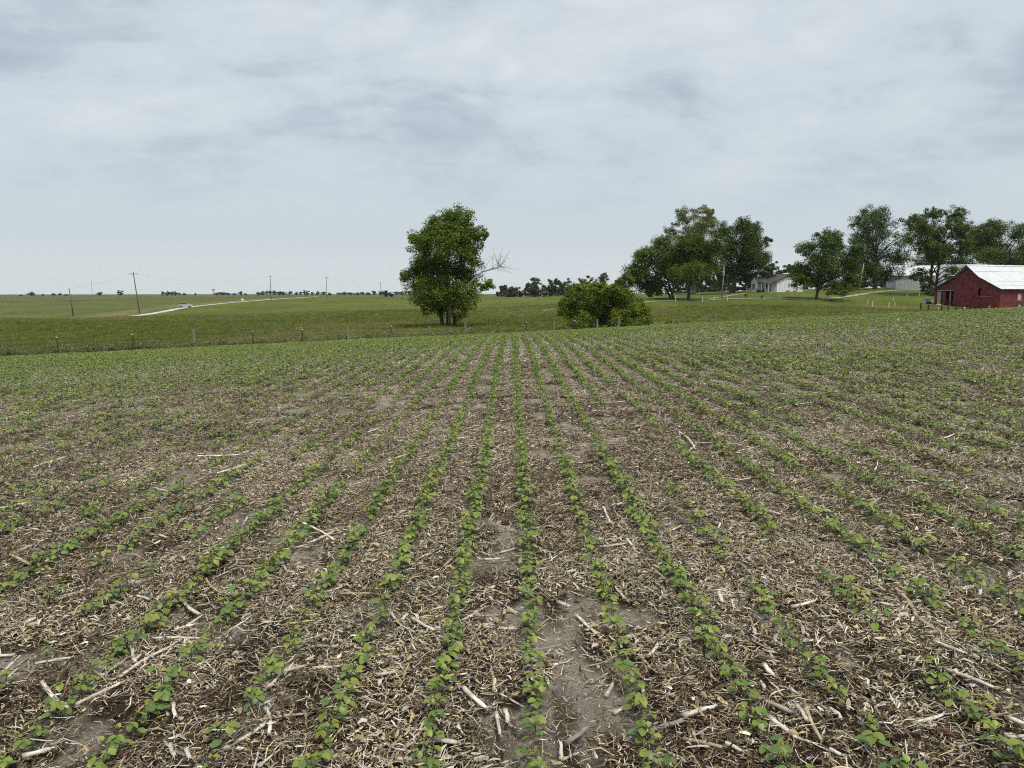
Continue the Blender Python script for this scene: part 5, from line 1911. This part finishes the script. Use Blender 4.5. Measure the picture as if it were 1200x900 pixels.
while len(stalks) < 240:
    y = 2.1 + 11 * rk.random() ** 1.5
    x = rk.uniform(-.68, .68) * y
    L = rk.choice((.05, .07, .09, .12, .16, .22)) * rk.uniform(.8, 1.25) * (1 if y < 5 else 1.4)
    a = rk.uniform(0, 3.14)
    dv = Vector((math.cos(a), math.sin(a), 0)) * L / 2
    cpt = Vector((x, y, 0))
    p1, p2_ = cpt - dv, cpt + dv
    p1.z, p2_.z = float(field_z(p1.x, p1.y)), float(field_z(p2_.x, p2_.y))
    stalks.append((p1, p2_, rk.uniform(.003, .007), rk.choice(('pale', 'pale', 'tan', 'grey', 'brown') if y < 4.5 else ('pale', 'pale', 'pale', 'tan'))))
STC = {'pale': (.88, .83, .74), 'tan': (.55, .45, .31), 'grey': (.42, .39, .35), 'brown': (.20, .13, .08)}
stalks.sort(key=lambda s: ((s[0] + s[1]) / 2).length)
scount = {}


def gap_name(x):
    g = math.floor((x - ROW0) / ROW)
    if g == 0:
        return 'between centre row and first row right'
    if g == -1:
        return 'between centre row and first row left'
    if g > 0:
        return 'between %s and %s rows right of centre' % (nth_word(g), nth_word(g + 1))
    return 'between %s and %s rows left of centre' % (nth_word(-g - 1), nth_word(-g))


for i, (a, b, r0, colr) in enumerate(stalks):
    c = (a + b) / 2
    L = (b - a).length
    L = min(max(L, .04), .9)
    gn = gap_name(c.x)
    scount[gn] = scount.get(gn, 0) + 1
    jit = 1 + rk.uniform(-.15, .15)
    me = stalk_mesh(L, r0, 900 + i, tuple(v * jit for v in STC[colr]))
    d = (b - a).normalized()
    e1, e2 = c - d * L / 2, c + d * L / 2
    h = [float(soil_z(p.x, p.y)) for p in (e1, c, e2)]
    zc_ = max(h[1], (h[0] + h[2]) / 2) + .026
    slope = math.atan2(h[2] - h[0], L)
    o = link('corn_stalk', me, None, (c.x, c.y, zc_), (0, -slope, math.atan2(d.y, d.x)))
    lw_ = 'long' if L > .2 else ('short' if L < .09 else 'medium')
    tag(o, '%s %s corn stalk, %s nearest %s' % (lw_, colr, nth_word(scount[gn]), gn), 'corn stalk', 'broken corn stalks lying on the soil')

# stubble still standing: column, foot row, top row
up = [(697.5, 441, 428), (724, 466, 455), (728, 468, 457), (736, 472, 461), (772, 490, 483), (778, 496, 486), (797, 517, 507), (587, 448, 441), (7, 502, 490), (328, 485, 477), (260, 480, 468), (347, 440, 432), (785, 520, 512)]
for i, (px, r0, r1) in enumerate(sorted(up)):
    p = field_hit(px, r0)
    h = (r0 - r1) / FD * p.y
    me = stalk_mesh(h + .06, .009, 1300 + i, (.66, .61, .53))
    o = link('standing_stubble', me, None, (p.x, p.y, p.z + h / 2 - .02), (rk.uniform(-.1, .1), -math.pi / 2 + rk.uniform(-.25, .25), rk.uniform(0, 6)))
    tag(o, '%s upright white stubble stalk from the left, standing in mid field' % nth_word(i + 1), 'stubble stalk', 'upright stubble in the middle of the field')

# husked cobs
for i, (px, py, lab) in enumerate([(639, 551, 'reddish corn cob beside the first row right of centre'), (716, 578, 'reddish cob piece in the middle of the right rows'), (700, 573, 'long reddish cob lying level in the right rows'),
                                   (592, 617, 'dark red cob in the gap right of the centre row at mid field'), (748, 706, 'round brown cob end right of the centre in the lower field'),
                                   (344, 806, 'brown cob end beside a long pale stalk at lower left'), (151, 893, 'brown cob piece at the bottom edge on the left'), (1105, 865, 'thick grey brown cob at lower right beside a pale stalk'),
                                   (235, 503, 'dark cob far out in the left rows'), (864, 852, 'short brown cob piece under a right row plant')]):
    p = field_hit(px, py)
    rc = random.Random(40 + i)
    L = rc.uniform(.06, .13)
    mb = MB()
    k = 8
    mb.tube([(-L / 2 + L * j / k, 0, .015) for j in range(k + 1)], [.007] + [.0145 * (1 - .02 * j) * rc.uniform(.94, 1.06) for j in range(1, k)] + [.006], 10)
    o = mb.build('corn_cob', M['cob'], None, True, (p.x, p.y, float(soil_z(p.x, p.y))), (0, 0, rc.uniform(-.6, .6) + (0 if i != 4 else 1.2)))
    tag(o, lab, 'corn cob', 'husked corn cobs')

# more stalk bits farther out, too many and too small to count
sk = [stalk_mesh(L, r_, 1500 + i, c) for i, (L, r_, c) in enumerate([(.18, .008, STC['pale']), (.11, .008, STC['pale']), (.24, .007, STC['pale']), (.09, .006, STC['pale']), (.13, .006, STC['tan']), (.18, .007, STC['grey']), (.10, .006, STC['brown'])])]
n = 13000
yy = 2 + 46 * rs.rand(n) ** .8
xx = rs.uniform(-.82, .82, n) * (yy + .6)
k = (beyond(xx, yy) < -1.3)
xx, yy = xx[k], yy[k]
yw = rs.uniform(0, 6.283, len(xx))
scatter('stalk_bits', np.stack([xx, yy, soil_z(xx, yy) + .002], -1), tilt_rot(xx, yy, yw) + np.stack([np.zeros(len(xx)), rs.normal(0, .12, len(xx)), np.zeros(len(xx))], -1), rs.uniform(.6, 1.2, len(xx)), rs.randint(0, 7, len(xx)), sk,
        'small broken corn stalk bits scattered over the whole field', 'stalk bits')

# ------------------------------------------------------------------ pasture grass and fence weeds
def tuft(seed, n, h, spread, w, cols):
    r = np.random.RandomState(seed)
    V, Fc, C = [], [], []
    for i in range(n):
        p = r.normal(0, spread, 2)
        a = r.uniform(0, 6.28)
        hh = h * r.uniform(.55, 1.15)
        ln = r.uniform(.1, .55) * hh
        dx, dy = math.cos(a), math.sin(a)
        sx, sy = -dy * w * .5, dx * w * .5
        c = np.array(cols[r.randint(len(cols))]) * r.uniform(.8, 1.2)
        b = len(V)
        V += [(p[0] - sx, p[1] - sy, -.03), (p[0] + sx, p[1] + sy, -.03), (p[0] + dx * ln * .35 + sx * .8, p[1] + dy * ln * .35 + sy * .8, hh * .65), (p[0] + dx * ln * .35 - sx * .8, p[1] + dy * ln * .35 - sy * .8, hh * .65),
              (p[0] + dx * ln + sx * .15, p[1] + dy * ln + sy * .15, hh), (p[0] + dx * ln - sx * .15, p[1] + dy * ln - sy * .15, hh)]
        Fc += [(b, b + 1, b + 2, b + 3), (b + 3, b + 2, b + 4, b + 5)]
        C += [c] * 6
    return np_mesh('tuft', V, Fc, M['grass'], np.array(C))


gcols = [(.172, .205, .036), (.198, .222, .044), (.146, .178, .034), (.222, .228, .058), (.262, .240, .095)]
gsets = [gcols[:3], [gcols[0], gcols[2], (.10, .14, .034)], gcols, gcols, gcols[1:], [gcols[1], gcols[3], gcols[4], gcols[4]]]
tufts = [tuft(1600 + i, 44, .34, .22, .022, gsets[i]) for i in range(6)]
rs = np.random.RandomState(99)
n = 110000
uu = rs.uniform(-.84, .84, n)
dd = 36 + 264 * rs.rand(n) ** 1.6
xx, yy = uu * dd, dd
bb = beyond(xx, yy)
rd = np.interp(yy, ry, rx)
k = (bb > .4) & ~((xx < rd + 1.0) & (yy > 140)) & ~((yy > 150) & (xx > 25)) & ~(yy > 210 + xx * .4) & ~((xx > 68) & (yy > 138))
lane_pts = np.array([(p.x, p.y) for p in smooth_line(LANE, 6)])
xx, yy = xx[k], yy[k]
dl_ = np.min(np.hypot(xx[:, None] - lane_pts[None, :, 0], yy[:, None] - lane_pts[None, :, 1]), 1)
k = dl_ > 3.0
xx, yy = xx[k], yy[k]
pl = land_z(xx, yy)
bb = beyond(xx, yy)
pl = pl + np.where(bb > 3, (fbm(xx * 0.25, yy * 0.25, 5) - 0.5) * 0.35 * smooth01(bb / 10), 0)
hgt = .45 + .8 * fbm(xx * .12, yy * .12, 71, 3)
scatter('meadow_grass', np.stack([xx, yy, pl - .02], -1), np.stack([np.zeros(len(xx)), np.zeros(len(xx)), rs.uniform(0, 6.28, len(xx))], -1), hgt * rs.uniform(.7, 1.25, len(xx)), np.clip(((fbm(xx * .05, yy * .028, 73, 4) - .5) * 3.4 + .5) * 6 + rs.normal(0, .8, len(xx)), 0, 5.99).astype(int), tufts,
        'tall dark green meadow grass behind the wire fence', 'grass')
print('tufts', len(xx))

wcols = [(.135, .180, .078), (.155, .195, .090), (.112, .160, .060), (.180, .200, .095)]


def weed(seed, h):
    r = np.random.RandomState(seed)
    cl = np.stack([r.normal(0, .16, 14), r.normal(0, .16, 14), r.uniform(.15, 1, 14) * h], -1)
    return crown_mesh('weed', cl, np.full(14, .10), 20, .065, wcols[seed % 4], r, M['grass'])


weeds = [weed(1700 + i, h) for i, h in enumerate((.35, .5, .42, .6, .3))] + [tuft(1710 + i, 50, .5, .2, .02, [(.140, .180, .070), (.17, .19, .085), (.12, .16, .055)]) for i in range(3)]
n = 5200
t = rs.uniform(-46, 62, n)
off = rs.normal(.5, .8, n)
xx = t + off * (-FSL / FN)
yy = FY0 + FSL * (t - FX0) + off / FN
k = (np.abs(xx) / yy < .85) & (fbm(xx * .35, yy * .35, 77, 2) + rs.rand(n) * .4 > .45)
xx, yy = xx[k], yy[k]
scatter('fence_weeds', np.stack([xx, yy, land_z(xx, yy) - .05], -1), np.stack([np.zeros(len(xx)), np.zeros(len(xx)), rs.uniform(0, 6.28, len(xx))], -1), rs.uniform(.55, 1.35, len(xx)), rs.randint(0, 8, len(xx)), weeds,
        'pale green weeds growing along the foot of the wire fence', 'weeds')

# ------------------------------------------------------------------ air
HAZE = 0.00006
hz_m = bpy.data.materials.new('haze')
hz_m.use_nodes = True
hn, hl = hz_m.node_tree.nodes, hz_m.node_tree.links
hn.remove(hn['Principled BSDF'])
pv = hn.new('ShaderNodeVolumePrincipled')
pv.inputs['Color'].default_value = (0.86, 0.92, 1.0, 1)
pv.inputs['Density'].default_value = HAZE
hl.new(pv.outputs[0], hn['Material Output'].inputs['Volume'])
zlo = float(GZ.min()) - 1.0
mb = MB()
mb.box((-4100, -20, zlo), (4100, 4100, 48.0))
tag(mb.build('haze', hz_m), 'thin pale haze over the distant fields', 'haze', kind='stuff')
